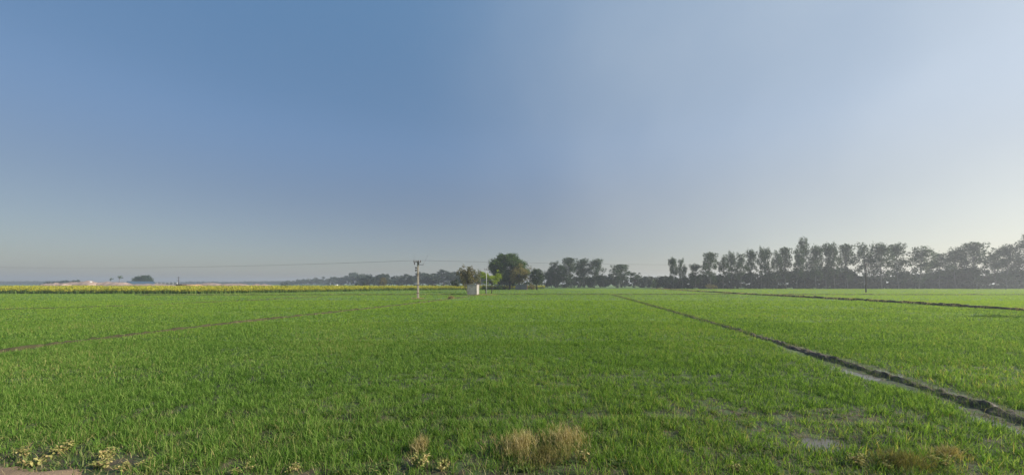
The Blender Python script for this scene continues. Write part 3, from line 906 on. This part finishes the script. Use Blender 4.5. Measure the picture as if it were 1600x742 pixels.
foliage_mass('distant_wood', 'blue-grey far wood along the horizon left of the near pole', 'wood',
             [(445, 500, 620, 438, 434, 40), (500, 560, 520, 434, 427.5, 40), (545, 600, 430, 428.5, 431, 30), (430, 450, 800, 440.5, 439, 40)], M['understory'], 4, 2.0, 5)
foliage_mass('distant_hedge', 'faint tree line on the far left horizon', 'trees',
             [(-250, 75, 900, 439.5, 440, 60), (62, 110, 420, 440, 438, 20), (280, 445, 950, 440.5, 439.5, 60), (110, 290, 1000, 441, 441, 40)], M['understory'], 1.2, 3.0, 6)
foliage_mass('wood_floor_growth', 'dark undergrowth filling the foot of the wood behind the mustard', 'undergrowth',
             [(560, 800, 350, 437, 434, 30), (800, 850, 300, 436, 436, 20)], M['understory'], 6, 1.2, 8)
foliage_mass('undergrowth', 'dark shrubby undergrowth beneath the tall trees on the right', 'undergrowth',
             [(1045, 1160, 183, 431, 427, 14), (1160, 1340, 183, 424, 421, 14), (1340, 1440, 182, 426, 432, 12), (1440, 1640, 182, 424, 426, 14),
              (1480, 1530, 178, 420, 420, 6), (1320, 1350, 179, 421, 424, 5), (1040, 1640, 176, 444, 444, 4),
              (855, 945, 222, 428, 428, 12), (940, 1050, 224, 429, 430, 12), (600, 840, 0, 0, 0, 0)][:-1], M['understory'], 26, .8, 9)
foliage_mass('brushwood', 'grey brown scrub and low hedge beneath the great dark tree', 'scrub',
             [(770, 830, 154, 438.5, 437.5, 6), (786, 850, 160, 437, 438, 6)], M['understory'], 30, .4, 10)

# --- single trees
def single(name, label, kind, px, top, Y, wpx, seed, leaf, bark=None, per=18, size=.5, rz=0):
    h = zat(top, Y); wm = wpx * Y / F
    o = make_tree(name, label, 'tree', kind, h, wm, seed, None, leaf, bark, per, size)
    o.location = (xat(px, Y), Y, float(gz(xat(px, Y), Y))); o.rotation_euler = (0, 0, rz)
    return o
single('great_tree', 'great dark green spreading tree, the biggest crown in the middle distance', 'broad', 796, 393, 158, 70, 1, M['dark'], M['dark_bark'], per=100, size=.5)
single('olive_tree', 'olive brown hazy-crowned tree in front of the great dark tree', 'broad', 811, 410, 151, 38, 2, M['olive'], M['bark'], per=50, size=.4)
single('bare_tree', 'pale half-bare tree between the olive brown tree and the round dark tree', 'bare', 829, 414, 168, 20, 3, M['bare'], M['pale_bark'], per=14, size=.35)
single('round_tree', 'small round dark green tree right of the brick ruin', 'round', 839, 418, 148, 29, 4, M['round'], M['dark_bark'], per=46, size=.4)
single('brushy_tree', 'brownish green brushy tree rising behind the pump house', 'brushy', 731, 417, 106, 40, 5, M['brown'], M['bark'], per=190, size=.26)
single('young_tree', 'slim green young tree between the brushy tree and the lime tree', 'brushy', 747, 424, 118, 14, 6, M['weed'], M['bark'], per=40, size=.28)
single('lime_tree', 'bright lime green small tree with open crown behind the thin pole', 'umbrella', 768, 422, 93, 38, 17, M['lime'], M['dark_bark'], per=150, size=.24)
single('dark_bush', 'low dark bush left of the brushy tree behind the mustard', 'bushy', 711, 432, 150, 17, 8, M['round'], M['bark'], per=60, size=.4)
single('dark_shrub', 'dark rounded shrub at the left foot of the great dark tree', 'bushy', 780, 444.5, 146, 9, 28, M['dark'], M['bark'], per=120, size=.3)
single('straw_bush', 'yellowish bush between the brick ruin and the round dark tree', 'bushy', 831, 441, 152, 13, 29, M['olive'], M['bark'], per=90, size=.3)
single('flat_topped_tree', 'small flat-topped tree right of the lone wide-headed eucalyptus', 'umbrella', 992, 424, 205, 22, 10, M['euc'], M['dark_bark'], per=30, size=.6)
single('green_shrub', 'light green rounded shrub before the gap left of the long right row', 'bushy', 1026, 433, 200, 22, 11, M['weed'], M['bark'], per=60, size=.5)
single('low_tree', 'low dark tree at the gap just left of the long right row', 'round', 1038, 430, 196, 20, 12, M['understory'], M['bark'], per=40, size=.6)
single('olive_shrub', 'olive brown shrub at the foot of the right row, near its left end', 'bushy', 1111, 441, 168, 20, 13, M['olive'], M['bark'], per=50, size=.4)
single('round_tree', 'round dark tree beside the blue shed on the far left', 'round', 224, 430.5, 330, 29, 14, M['round'], M['bark'], per=14, size=.8)
single('tufted_tree', 'tall thin tree with a small tuft left of the blue shed', 'palmish', 187, 431, 330, 6, 15, M['dark'], M['bark'], per=60, size=.5)
single('tufted_tree', 'fainter smaller tufted tree, further left of the blue shed', 'palmish', 173, 433.5, 360, 5, 16, M['dark'], M['bark'], per=60, size=.5)
single('small_tree', 'small dark round tree at the left end of the distant wood', 'bushy', 445, 439, 300, 15, 18, M['understory'], M['bark'], per=16, size=.7)
single('yellow_green_tree', 'yellow-green tree standing before the hazy wood left of the pole', 'broad', 598, 431.5, 262, 16, 19, M['brown'], M['bark'], per=24, size=.7)
single('dark_bush', 'left one of two dark bushes behind the mustard field', 'bushy', 559, 440.5, 215, 8, 20, M['understory'], M['bark'], per=60, size=.5)
single('dark_bush', 'right one of two dark bushes behind the mustard field', 'bushy', 569, 440, 215, 7, 21, M['understory'], M['bark'], per=60, size=.5)

single('added_shadow_tree', 'unseen small tree added beyond the right edge to shade the wheat', 'round', 1684, 404, 27.3, 62, 31, M['dark'], M['bark'], per=60, size=.2)  # out of view, added only to cast the dark patch on the wheat

# blackened leaning sapling beside the thin pole
def sapling():
    Y = 86; x = xat(758, Y)
    r_ = thing('leaning_sapling', 'dark leaning sapling with a drooping leafy head beside the thin pole', 'sapling', (x, Y, 0))
    mb = MB(); g = np.random.default_rng(3)
    mb.tube([(.22, 0, -.05), (.2, 0, .5), (.05, 0, 1.1), (-.2, 0, 1.7)], [.09, .08, .06, .03], 7)
    mb.tube([(.1, 0, .9), (.35, .1, 1.3)], [.05, .02], 6)
    mb.build('trunk', M['dark_bark'], r_, True)
    V, q = leaf_quads(np.array([(-.25, 0, 1.8), (-.1, .1, 1.5), (-.38, 0, 1.55), (.1, 0, 1.2)]), np.array([.42, .4, .3, .32]), 500, .12, 1.0, g)
    link('crown', np_mesh('crown', V, [q], mats=[M['round']]), r_)
sapling()

# ------------------------------------------------------------------ pump house
def pump_house():
    Y = 80.6; x = xat(738, Y)
    w_, d_, h_ = 2.15, 4.1, 2.36
    r_ = thing('pump_house', 'small pale plastered pump house with flat roof standing in the wheat', 'hut', (x, Y + d_ / 2, 0), R(-2))
    wl = MB().box(-w_ / 2, w_ / 2, -d_ / 2, d_ / 2, .22, h_ - .08, .015).build('wall', M['plaster'], r_)
    MB().box(-w_ / 2 - .04, w_ / 2 + .04, -d_ / 2 - .04, d_ / 2 + .04, -.1, .22, .015).build('plinth', M['plinth'], r_)
    MB().box(-w_ / 2 - .06, w_ / 2 + .06, -d_ / 2 - .06, d_ / 2 + .06, h_ - .08, h_ + .03, .015).build('roof', M['plaster'], r_)
    # iron door on the far long side, its frame and a small vent on the near wall
    dr = MB().box(-w_ / 2 - .035, -w_ / 2 + .0, -.42, .42, .22, 1.95, .006).build('door', M['rust'], r_)
    MB().tube([(-w_ / 2 - .06, .3, 1.0), (-w_ / 2 - .06, .3, 1.16)], .015, 6).build('handle', M['iron'], dr)
    v = MB().box(-.14, .14, -d_ / 2 - .012, -d_ / 2 + .05, 1.75, 1.95, .004).build('vent', M['plinth'], r_)
pump_house()

# bare earth and straw around the hut, poles' feet
def earth_patch(name, x, y, rx, ry, mat, h=.08, seed=0, straw=0, sh=.18):
    nr, na = 9, 40
    V = [(0, 0, h)]; 
    for i in range(1, nr + 1):
        for k in range(na):
            a = 2 * math.pi * k / na; rr = i / nr * (1 + .35 * (float(vnoise(np.array([math.cos(a) * 2 + seed]), np.array([math.sin(a) * 2]), seed)[0]) - .5))
            z = h * (1 - (i / nr) ** 2) * (.6 + .8 * random.random()) - (.05 if i == nr else 0)
            V.append((math.cos(a) * rr * rx, math.sin(a) * rr * ry, z))
    T = np.array([[0, 1 + k, 1 + (k + 1) % na] for k in range(na)])
    Q = np.array([[1 + (i - 1) * na + k, 1 + i * na + k, 1 + i * na + (k + 1) % na, 1 + (i - 1) * na + (k + 1) % na] for i in range(1, nr) for k in range(na)])
    return np.array(V, float), T, Q

def straw_heap(name, label, cat, x, y, rx, ry, h, n_, sh, mat='dry', wd=.03, earth='bund_dry'):
    r_ = thing(name, label, cat, (x, y, float(gz(x, y))))
    V, T, Q = earth_patch(name, x, y, rx, ry, None, h, int(x * 10) % 50)
    link('earth', np_mesh('earth', V, [T, Q], mats=[M[earth]]), r_)
    a = rng.random(n_) * 6.28; rr = rng.random(n_) ** .5
    bx, by = np.cos(a) * rr * rx, np.sin(a) * rr * ry
    az = rng.random(n_) * 6.28
    V, ps = blades(bx, by, h * (1 - rr ** 2) * .7, sh * (.5 + rng.random(n_)), np.full(n_, wd), np.abs(rng.normal(.8, .4, n_)), az, az + 1.57, 2)
    link('straw', np_mesh('straw', V, ps, mats=[M[mat]]), r_)
    return r_
PX, PY = xat(653, 61), 61
straw_heap('straw_patch', 'dry straw and bare earth round the foot of the near concrete pole', 'straw', PX, PY, 1.1, .7, .08, 500, .2)
straw_heap('straw_heap', 'low tan straw heap in the wheat between the pole and the pump house', 'straw heap', xat(705, 62.5), 62.5, .55, .5, .38, 900, .28)
straw_heap('straw_patch', 'brown trampled straw along the foot of the pump house and thin pole', 'straw', -6.6, 81.5, 3.4, 1.5, .06, 900, .2)

# ------------------------------------------------------------------ electricity poles
def insulator(mb, x, y, z, s=1):
    pr = [(.02, 0), (.03, .05), (.075, .07), (.04, .10), (.075, .13), (.04, .16), (.06, .19), (.02, .22)]
    mb.tube([(x, y, z + b * s) for a, b in pr], [a * s for a, b in pr], 10)

def near_pole():
    r_ = thing('utility_pole', 'near pale concrete utility pole with dark clamps, in the wheat left of the pump house', 'utility pole', (PX, PY, 0), R(4))
    mb = MB(); b = bmesh.new(); bmesh.ops.create_cube(b, size=1)
    for v in b.verts:
        t = v.co.z + .5
        ww = .175 - .055 * t
        v.co = Vector((v.co.x * 2 * ww, v.co.y * 2 * ww * .8, -.3 + 6.75 * t))
    bmesh.ops.bevel(b, geom=[e for e in b.edges if abs(e.verts[0].co.z - e.verts[1].co.z) > 1], offset=.025, segments=2, affect='EDGES')
    mb.add(b); mb.build('pole', M['concrete'], r_)
    for z in (1.0, 2.38, 4.0, 4.28):
        ww = .175 - .055 * (z + .3) / 6.75 + .02
        m_ = MB().box(-ww, ww, -ww * .8 - .004, ww * .8 + .004, z - .045, z + .045, .006)
        m_.box(-ww - .14, -ww + .01, -.03, .03, z - .03, z + .03)
        m_.build('clamp', M['rust'], r_)
    # upper cross arm along the line, lower one to the right
    a1 = MB().box(-.72, .55, -.19, -.11, 6.18, 6.27).build('cross_arm', M['iron'], r_)
    a2 = MB().box(.05, .98, -.19, -.11, 5.78, 5.86).build('cross_arm', M['iron'], r_)
    for x in (-.62, -.28, .12, .45):
        mb = MB(); insulator(mb, x, -.15, 6.27, 1.35); mb.build('insulator', M['ceramic'], r_, True)
    for x in (-.5, .2):
        mb = MB(); mb.tube([(x, -.15, 6.18), (x - .05, -.15, 5.98), (x - .02, -.15, 5.8)], [.06, .11, .05], 8); mb.build('jumper', M['iron'], r_, True)
    for z in (5.28, 4.85):
        m_ = MB().box(-.44, -.12, -.12, .1, z - .1, z + .1, .03)
        m_.tube([(-.4, 0, z - .16), (-.4, 0, z + .16)], .06, 8)
        m_.build('fuse_unit', M['iron'], r_)
    MB().tube([(.92, -.15, 5.86), (1.25, -.15, 6.5), (1.75, -.2, 7.6)], [.018, .014, .01], 5).build('wire_stub', M['wire'], r_)
    MB().tube([(-.62, -.15, 6.5), (-.62, -.15, 7.7)], [.012, .008], 5).build('wire_stub', M['wire'], r_)
near_pole()

def thin_pole():
    Y = 87; x = xat(760, Y)
    r_ = thing('utility_pole', 'thin pale steel pole with a small cross arm before the lime green tree', 'utility pole', (x, Y, 0), R(3))
    MB().tube([(0, 0, -.2), (0, 0, 3.3), (0, 0, 6.35)], [.10, .085, .06], 10).build('pole', M['galv'], r_, True)
    MB().box(-.55, .6, -.12, -.06, 5.95, 6.02).build('cross_arm', M['iron'], r_)
    for x in (-.45, .02, .5):
        mb = MB(); insulator(mb, x, -.09, 6.02, 1.0); mb.build('insulator', M['ceramic'], r_, True)
thin_pole()

def plain_pole(label, x, y, h, arms, rz, mat='dark_bark', group=None):
    r_ = thing('utility_pole', label, 'utility pole', (x, y, 0), rz, group)
    MB().tube([(0, 0, -.3), (0, 0, h * .5), (0, 0, h)], [.17, .14, .11], 10).build('pole', M[mat], r_, True)
    for z in arms:
        MB().box(-.9, .9, -.2, -.12, z, z + .09).build('cross_arm', M['iron'], r_)
        for x in (-.8, 0, .8):
            mb = MB(); insulator(mb, x, -.16, z + .09, 1.2); mb.build('insulator', M['ceramic'], r_, True)
    return r_
RX, RY = xat(1353, 104), 104
plain_pole('dark utility pole standing in the bright wheat before the right tree row', RX, RY, 8.6, (8.0,), R(20))
LX, LY = -152, 96
plain_pole('utility pole beyond the left edge that carries the line across the mustard', LX, LY, 7.6, (7.0,), R(0), 'concrete')
TX, TY = xat(279, 205), 205
plain_pole('far double-armed pole above the brown hut on the left', TX, TY, zat(432, 205), (zat(434, 205), zat(438, 205)), R(5))

def wire(name, label, a, b, sag, r=.006):
    mb = MB(); n_ = 36; pts = []
    for i in range(n_ + 1):
        t = i / n_
        p = [a[k] + (b[k] - a[k]) * t for k in range(3)]; p[2] -= sag * 4 * t * (1 - t); pts.append(p)
    mb.tube(pts, r, 5)
    o = mb.build(name, M['wire'], None, True)
    return tag(o, label, 'wire')
for k, (dx, where) in enumerate(((-.62, 'rear'), (.12, 'middle'), (.45, 'front'))):
    zt = 6.27 + .27
    wire('power_line', '%s wire from the near concrete pole left across the mustard field' % where, (PX + dx, PY - .15, zt), (LX + (dx - .1) * 1.4, LY - .2, 7.35), .9)
    wire('power_line', '%s wire from the near concrete pole right to the dark pole' % where, (PX + dx, PY - .15, zt), (RX + (dx - .1) * 1.4, RY - .2, 8.35), .55)

# ------------------------------------------------------------------ brick ruin
def ruin():
    Y = 149; x0, x1 = xat(806, Y), xat(824, Y)
    r_ = thing('brick_ruin', 'low roofless brick ruin under the olive tree, its right end sunlit', 'ruin', ((x0 + x1) / 2, Y + 1.5, 0), R(-9))
    hw = (x1 - x0) / 2
    # near wall with uneven broken top
    tops = [1.6, 1.9, 2.2, 2.1, 2.45, 2.5]
    out = [(-hw, -.1)] + [(-hw + 2 * hw * i / 5, t) for i, t in enumerate(tops)] + [(hw, -.1)]
    MB().prism(out, -1.5, -1.27).build('wall', M['grey_wall'], r_)
    MB().prism([(-hw, -.1), (-hw, 1.9), (hw, 2.3), (hw, -.1)], 1.3, 1.53).build('wall', M['brick'], r_)
    MB().box(hw - .23, hw - .003, -1.265, 1.295, -.1, 2.4, .01).build('wall', M['brick'], r_)
    MB().box(-hw + .003, -hw + .23, -1.265, 1.295, -.1, 1.6, .01).build('wall', M['brick'], r_)
ruin()

# ------------------------------------------------------------------ far left: heaps, shed, wall, hut
def heap(label, px0, px1, top, Y, dep, seed, mat='sand', group='sand heaps beyond the mustard'):
    x0, x1 = xat(px0, Y), xat(px1, Y); h = zat(top, Y) * 1.22; hw = (x1 - x0) / 2
    nx, ny = 30, 14; xs = np.linspace(-1, 1, nx); ys = np.linspace(-1, 1, ny)
    Xh, Yh = np.meshgrid(xs, ys)
    rr = np.maximum(np.abs(Xh) ** 2.4, np.abs(Yh) ** 2)
    base = np.clip(1 - rr, 0, 1) ** .7
    Zh = h * base * (.62 + .5 * fbm(Xh * hw * .35 + seed * 7, Yh * dep * .3, seed)) * 1.12 - .05
    V = np.stack([(Xh * hw).ravel(), (Yh * dep).ravel(), Zh.ravel()], 1)
    ix = np.arange(nx * ny).reshape(ny, nx)
    Q = np.stack([ix[:-1, :-1].ravel(), ix[:-1, 1:].ravel(), ix[1:, 1:].ravel(), ix[1:, :-1].ravel()], 1)
    o = link('sand_heap', np_mesh('sand_heap', V, [Q], mats=[M[mat]], smooth=True))
    o.location = ((x0 + x1) / 2, Y, 0)
    return tag(o, label, 'heap', group)
heap('low pinkish sand heap at the far left end of the heaps', 70, 96, 443, 290, 5, 1)
heap('small brown sand heap between the leftmost and the tall heap', 93, 107, 443.5, 280, 4, 2)
heap('pale mound left of the tallest sand heap', 103, 130, 442, 292, 6, 3)
heap('tallest pale sand heap with white sheets on top', 124, 152, 440.3, 286, 6, 4)
heap('long sloping sand heap right of the tallest one', 146, 202, 441.8, 292, 7, 5)
heap('long flat sand bank in front of the blue shed', 186, 277, 444.4, 270, 6, 6)
heap('orange soil mound just right of the brown hut', 287, 312, 444.3, 240, 5, 7, 'soil_orange')
heap('pinkish bank in the middle of the low heaps right of the hut', 305, 352, 443, 285, 6, 8)
heap('brownish low bank towards the right end of the heaps', 346, 392, 443.8, 280, 6, 9)
heap('last low pale heap at the right end of the heaps', 388, 428, 444.6, 285, 5, 10)
for px, lab in ((134, 'left one of two white sheets on the tallest sand heap'), (142.5, 'right one of two white sheets on the tallest sand heap')):
    Y = 286; mb = MB(); g = np.random.default_rng(int(px))
    b = bmesh.new(); bmesh.ops.create_icosphere(b, subdivisions=3, radius=1)
    for v in b.verts:
        v.co = Vector((v.co.x * 1.1, v.co.y * .8, v.co.z * .6)) * (.85 + .3 * float(vnoise(np.array([v.co.x * 2]), np.array([v.co.y * 2 + v.co.z]), 3)[0]))
    mb.add(b); o = mb.build('white_sheet', M['white_wall'], None, False)
    o.location = (xat(px, Y), Y - .5, zat(440.6, Y)); tag(o, lab, 'plastic sheet', 'white sheets on the sand heap')

def shed():
    Y = 305; x0, x1 = xat(191, Y), xat(233, Y); hw = (x1 - x0) / 2
    hw = 8.2
    r_ = thing('shed', 'long low shed with a blue sheet roof and white end wall', 'shed', ((x0 + x1) / 2, Y + 4, 0), R(60))
    MB().prism([(-3.9, -.1), (-3.9, 2.4), (0, 3.9), (3.9, 2.4), (3.9, -.1)], -hw + .2, hw - .2)
    m_ = MB().box(-hw + .2, hw - .2, -3.8, 3.8, -.1, 2.35, .02); m_.build('wall', M['white_wall'], r_)
    m_ = MB()
    a = [(-hw, -4.3, 2.2), (hw, -4.3, 2.2), (hw, 0, 4.5), (-hw, 0, 4.5), (-hw, 4.3, 2.2), (hw, 4.3, 2.2)]
    vs = [m_.bm.verts.new(p) for p in a]; ws = [m_.bm.verts.new((p[0], p[1], p[2] + .12)) for p in a]
    for q in ((0, 1, 2, 3), (3, 2, 5, 4)):
        m_.bm.faces.new([ws[i] for i in q]); m_.bm.faces.new([vs[i] for i in q[::-1]])
    for e in ((0, 1), (1, 2), (2, 5), (5, 4), (4, 3), (3, 0)):
        m_.bm.faces.new((vs[e[0]], vs[e[1]], ws[e[1]], ws[e[0]]))
    m_.build('roof', M['blue_roof'], r_)
    for s in (-1, 1):
        m_ = MB()
        t = [m_.bm.verts.new(p) for p in ((s * (hw - .25), -3.9, 2.36), (s * (hw - .25), 3.9, 2.36), (s * (hw - .25), 0, 4.44))]
        t2 = [m_.bm.verts.new((v.co.x - s * .1, v.co.y, v.co.z)) for v in t]
        m_.bm.faces.new(t); m_.bm.faces.new(t2[::-1])
        for i in range(3): m_.bm.faces.new((t[i], t[(i + 1) % 3], t2[(i + 1) % 3], t2[i]))
        m_.build('gable', M['white_wall'], r_)
    for x in (-6, 0, 6):
        MB().box(x - 1.2, x + 1.2, -3.85, -3.79, .0, 2.0, .01).build('door', M['grey_wall'], r_)
shed()

def long_wall():
    Y = 318; x0, x1 = xat(234, Y), xat(276, Y)
    r_ = thing('boundary_wall', 'long low grey wall running right from the blue shed', 'wall', ((x0 + x1) / 2, Y, 0), R(2))
    hw = (x1 - x0) / 2
    MB().box(-hw, hw, -.12, .12, -.1, 3.2).build('wall_panel', M['grey_wall'], r_)
    n_ = 8
    for i in range(n_):
        x = -hw + 2 * hw * i / (n_ - 1)
        MB().box(x - .2, x + .2, -.2, .2, -.1, 3.5, .02).build('pillar', M['white_wall'], r_)
long_wall()

def hut():
    Y = 204; x = xat(283, Y)
    r_ = thing('hut', 'small dark brown thatched hut behind the mustard below the double-armed pole', 'hut', (x, Y, 0), R(8))
    MB().box(-1.7, 1.7, -1.4, 1.4, -.1, 1.75, .03).build('wall', M['hut_brown'], r_)
    MB().prism([(-2.05, 1.7), (-1.3, 2.35), (1.3, 2.4), (2.05, 1.7)], -1.8, 1.8).build('roof', M['hut_brown'], r_)
    MB().box(-.4, .4, -1.44, -1.38, 0, 1.5, .01).build('door', M['dark_bark'], r_)
hut()

def kiosk():
    Y = 240; x = xat(526, Y)
    r_ = thing('tube_well_box', 'tiny white block hut before the hazy wood behind the mustard', 'hut', (x, Y, 0), R(10))
    MB().box(-.6, .6, -.6, .6, -.1, 1.95, .02).build('wall', M['white_wall'], r_)
    MB().box(-.7, .7, -.7, .7, 1.95, 2.06, .01).build('roof', M['white_wall'], r_)
    MB().box(-.25, .25, -.63, -.59, 0, 1.5, .01).build('door', M['rust'], r_)
kiosk()

# ------------------------------------------------------------------ foreground dry plants
def dry_clump(label, x, y, rx, ry, h, n_, mat='dry', wd=.0035):
    """fine branching stalks of one dead clump"""
    a = rng.random(n_) * 6.28; rr = np.abs(rng.normal(0, .62, n_))
    bx, by = np.cos(a) * rr * rx, np.sin(a) * rr * ry
    kk = (fbm((x + bx) * 4.5, (y + by) * 4.5, 77) > .36) | (n_ < 300); a, rr, bx, by = a[kk], rr[kk], bx[kk], by[kk]; n_ = len(a)
    az = np.arctan2(by, bx) + rng.normal(0, 1.2, n_)
    hh = h * (.4 + .75 * rng.random(n_)) * np.clip(1 - .3 * rr, .35, 1)
    V1, p1 = blades(bx, by, gz(x + bx, y + by) - .01, hh, np.full(n_, wd), np.abs(rng.normal(.6, .4, n_)), az, az + 1.57, 3)
    # side twigs with seed heads
    k = 4; cx = np.repeat(bx, k); cy_ = np.repeat(by, k); ch = np.repeat(hh, k); m = len(cx); t = .35 + .55 * rng.random(m); aa = np.repeat(az, k)
    V2, p2 = blades(cx + np.cos(aa) * ch * t * .15, cy_ + np.sin(aa) * ch * t * .15, gz(x + cx, y + cy_) + ch * t * .93, .11 * (.5 + rng.random(m)), np.full(m, wd * 1.6), np.abs(rng.normal(.9, .4, m)), rng.random(m) * 6.28, rng.random(m) * 6.28, 2)
    V, P_, MI = join([(V1, p1, 0), (V2, p2, 0)])
    o = link('dry_grass_clump', np_mesh('dry_grass_clump', V, P_, MI, [M[mat]]))
    o.location = (x, y, 0)
    return tag(o, label, 'dry grass', 'clumps of dead grass at the field edge')
dry_clump('largest tan dead grass clump at the bottom centre of the field', .18, 5.45, .48, .42, .34, 430)
dry_clump('tan dead grass clump joining the right side of the largest one', .88, 5.75, .42, .45, .30, 350)
dry_clump('low half-green dead clump in front of the largest tan one', .5, 5.25, .5, .35, .30, 420, 'drygreen')
dry_clump('small thin dead clump left of the centre beside the yellow weeds', -1.42, 5.55, .12, .12, .28, 110)
dry_clump('faded brown clump among the mud at the bottom right', 5.55, 5.1, .42, .25, .24, 260, 'drygreen')
dry_clump('small brown clump right of the muddy pool', 6.45, 5.3, .2, .14, .2, 130)

def weed(seed, label, x, y, h, spread, nleaf, mat, lsize):
    """broad-leaved withered plant: stems and lobed leaves"""
    g = np.random.default_rng(seed)
    r_ = thing('withered_weed', label, 'weed', (x, y, float(gz(x, y))), g.random() * 6.28, 'withered broad-leaved weeds at the field edge')
    mb = MB(); V = []; Q = []
    ns = 5
    for i in range(ns):
        a = g.random() * 6.28; sp = spread * (.3 + .7 * g.random()); hh = h * (.55 + .45 * g.random())
        e = np.array([math.cos(a) * sp, math.sin(a) * sp, hh])
        mb.tube([(0, 0, -.02), tuple(e * [.4, .4, .6]), tuple(e)], [.006, .0045, .002], 5)
        for k in range(nleaf // ns):
            t = .25 + .75 * g.random()
            p = np.array([e[0] * t, e[1] * t, e[2] * t ** .8]) + g.normal(size=3) * [.02, .02, .01]
            la = g.random() * 6.28; s = lsize * (.6 + .8 * g.random())
            d = np.array([math.cos(la), math.sin(la), g.normal(-.1, .45)]); d /= np.linalg.norm(d)
            sd_ = np.cross(d, [0, 0, 1]); sd_ /= np.linalg.norm(sd_); up = np.cross(sd_, d)
            curl = g.normal(0, .25)
            pts = [(0, 0), (.28, .30), (.55, .42), (.82, .26), (1.05, 0), (.82, -.26), (.55, -.42), (.28, -.30)]
            b0 = len(V)
            for u, v in pts:
                V.append(p + d * u * s + sd_ * v * s * .85 + up * (abs(v) * .35 - curl * u * u) * s)
            Q += [[b0, b0 + 1, b0 + 2, b0 + 3], [b0, b0 + 3, b0 + 4, b0 + 5], [b0, b0 + 5, b0 + 6, b0 + 7]]
    mb.build('stem', M['drygreen'], r_)
    link('leaves', np_mesh('leaves', np.array(V), [np.array(Q)], mats=[M[mat]]), r_)
weeds = [
 (1, 'yellow withered weed standing at the far left bottom corner', -7.2, 5.3, .26, .12, 30, 'yellow_leaf', .07),
 (2, 'yellow weed sprawling over the dirt edge, second from the left', -6.85, 5.15, .14, .22, 34, 'yellow_leaf', .075),
 (3, 'bushy yellow weed right of the bare dirt at lower left', -5.95, 5.3, .24, .14, 50, 'yellow_leaf', .07),
 (4, 'low pale weed at the right tip of the bare dirt', -5.3, 4.98, .16, .2, 40, 'yellow_leaf', .06),
 (5, 'green and yellow weed on the bottom edge, left quarter', -4.3, 4.95, .16, .2, 50, 'weed', .06),
 (6, 'pale leafy weed on the bottom edge left of the centre weeds', -3.1, 4.95, .16, .2, 55, 'yellow_leaf', .055),
 (7, 'low greenish weed on the bottom edge between the pale ones', -2.35, 4.92, .15, .2, 45, 'weed', .055),
 (8, 'dense pale yellow-green weed below the small dead clump left of centre', -1.35, 5.08, .24, .2, 90, 'yellow_leaf', .065),
 (9, 'upright yellow weed just right of the dense pale one', -.98, 4.98, .2, .12, 40, 'yellow_leaf', .065),
 (10, 'pale upright weed at the right side of the tan dead grass', 1.02, 5.12, .3, .07, 34, 'yellow_leaf', .07),
 (11, 'yellow weed left of the faded brown clump at the bottom right', 4.98, 5.15, .26, .16, 70, 'yellow_leaf', .065),
 (12, 'smaller yellow weed leaning into the faded brown clump', 5.3, 5.02, .2, .14, 40, 'yellow_leaf', .06),
 (14, 'yellowed weed in the left corner, nearest the bare dirt', -6.9, 5.5, .22, .16, 46, 'yellow_leaf', .07),
 (15, 'tall yellowing weed between the dirt patch and the left quarter', -5.75, 5.05, .2, .2, 50, 'yellow_leaf', .065),
 (16, 'pale creeping weed at the bottom edge below the dark furrow, left third', -3.7, 4.98, .12, .26, 60, 'yellow_leaf', .055),
 (17, 'broad green-leaved weed left of the dense pale yellow-green one', -1.8, 5.0, .16, .22, 70, 'weed', .065),
 (18, 'dull green weed spreading below the tan dead grass', .1, 4.93, .13, .22, 60, 'weed', .06),
 (19, 'low green weed right of the pale upright one', 1.5, 5.05, .13, .24, 60, 'weed', .06),
 (20, 'brownish low weed midway between the tan grass and the muddy pool', 3.2, 4.98, .12, .2, 50, 'yellow_leaf', .05),
 (21, 'yellow-tipped weed at the far lower right', 6.1, 5.05, .2, .16, 56, 'yellow_leaf', .06),
 (13, 'bright green weed at the lower right corner', 6.9, 5.45, .2, .2, 60, 'weed', .06),
]
for a in weeds: weed(a[0], a[1], a[2], a[3], a[4] * .8, a[5], int(a[6] * 2.4), a[7], a[8] * .54)

def litter():
    """low leaves and bits of dead stalk along the outer edge of the field"""
    n_ = 22000
    x = (rng.random(n_) * 2 - 1) * 9.5; y = 4.3 + rng.random(n_) ** 1.4 * 3.0
    k = (fbm(x * 1.3, y * 2, 44) > .47) & ~((x < -5.5) & (y < 4.9) & (fbm(x * 3, y * 3, 12) < .6))
    x, y = x[k], y[k]; m = len(x)
    az = rng.random(m) * 6.28
    V1, p1 = blades(x, y, gz(x, y), .11 * (.4 + rng.random(m)), np.full(m, .014), np.abs(rng.normal(.9, .5, m)), az, az + 1.57 + rng.normal(0, .5, m), 2)
    n2 = 9000
    x = (rng.random(n2) * 2 - 1) * 9.5; y = 4.3 + rng.random(n2) ** 1.5 * 3
    az = rng.random(n2) * 6.28
    V2, p2 = blades(x, y, gz(x, y), .12 * (.4 + rng.random(n2)), np.full(n2, .005), np.abs(rng.normal(1.2, .4, n2)), az, az + 1.57, 2)
    V, P_, MI = join([(V1, p1, 0), (V2, p2, 1)])
    return tag(link('edge_weeds', np_mesh('edge_weeds', V, P_, MI, [M['weed'], M['dry']])), 'low weeds and dead stalks along the near edge of the wheat', 'weeds', kind='stuff')
litter()

# ------------------------------------------------------------------ haze
def haze():
    o = MB().box(-2080, 2080, -300, 2070, -1.2, 28).build('haze', bpy.data.materials.new('haze_air'))
    m = o.data.materials[0]; m.use_nodes = True
    N = m.node_tree.nodes; N.remove(N["Principled BSDF"])
    v = N.new("ShaderNodeVolumePrincipled")
    v.inputs['Color'].default_value = (.90, .95, 1.0, 1)
    v.inputs['Density'].default_value = .00065
    v.inputs['Anisotropy'].default_value = .35
    m.node_tree.links.new(v.outputs[0], N["Material Output"].inputs['Volume'])
    return tag(o, 'thin pale haze over the whole plain', 'haze', kind='stuff')
haze()
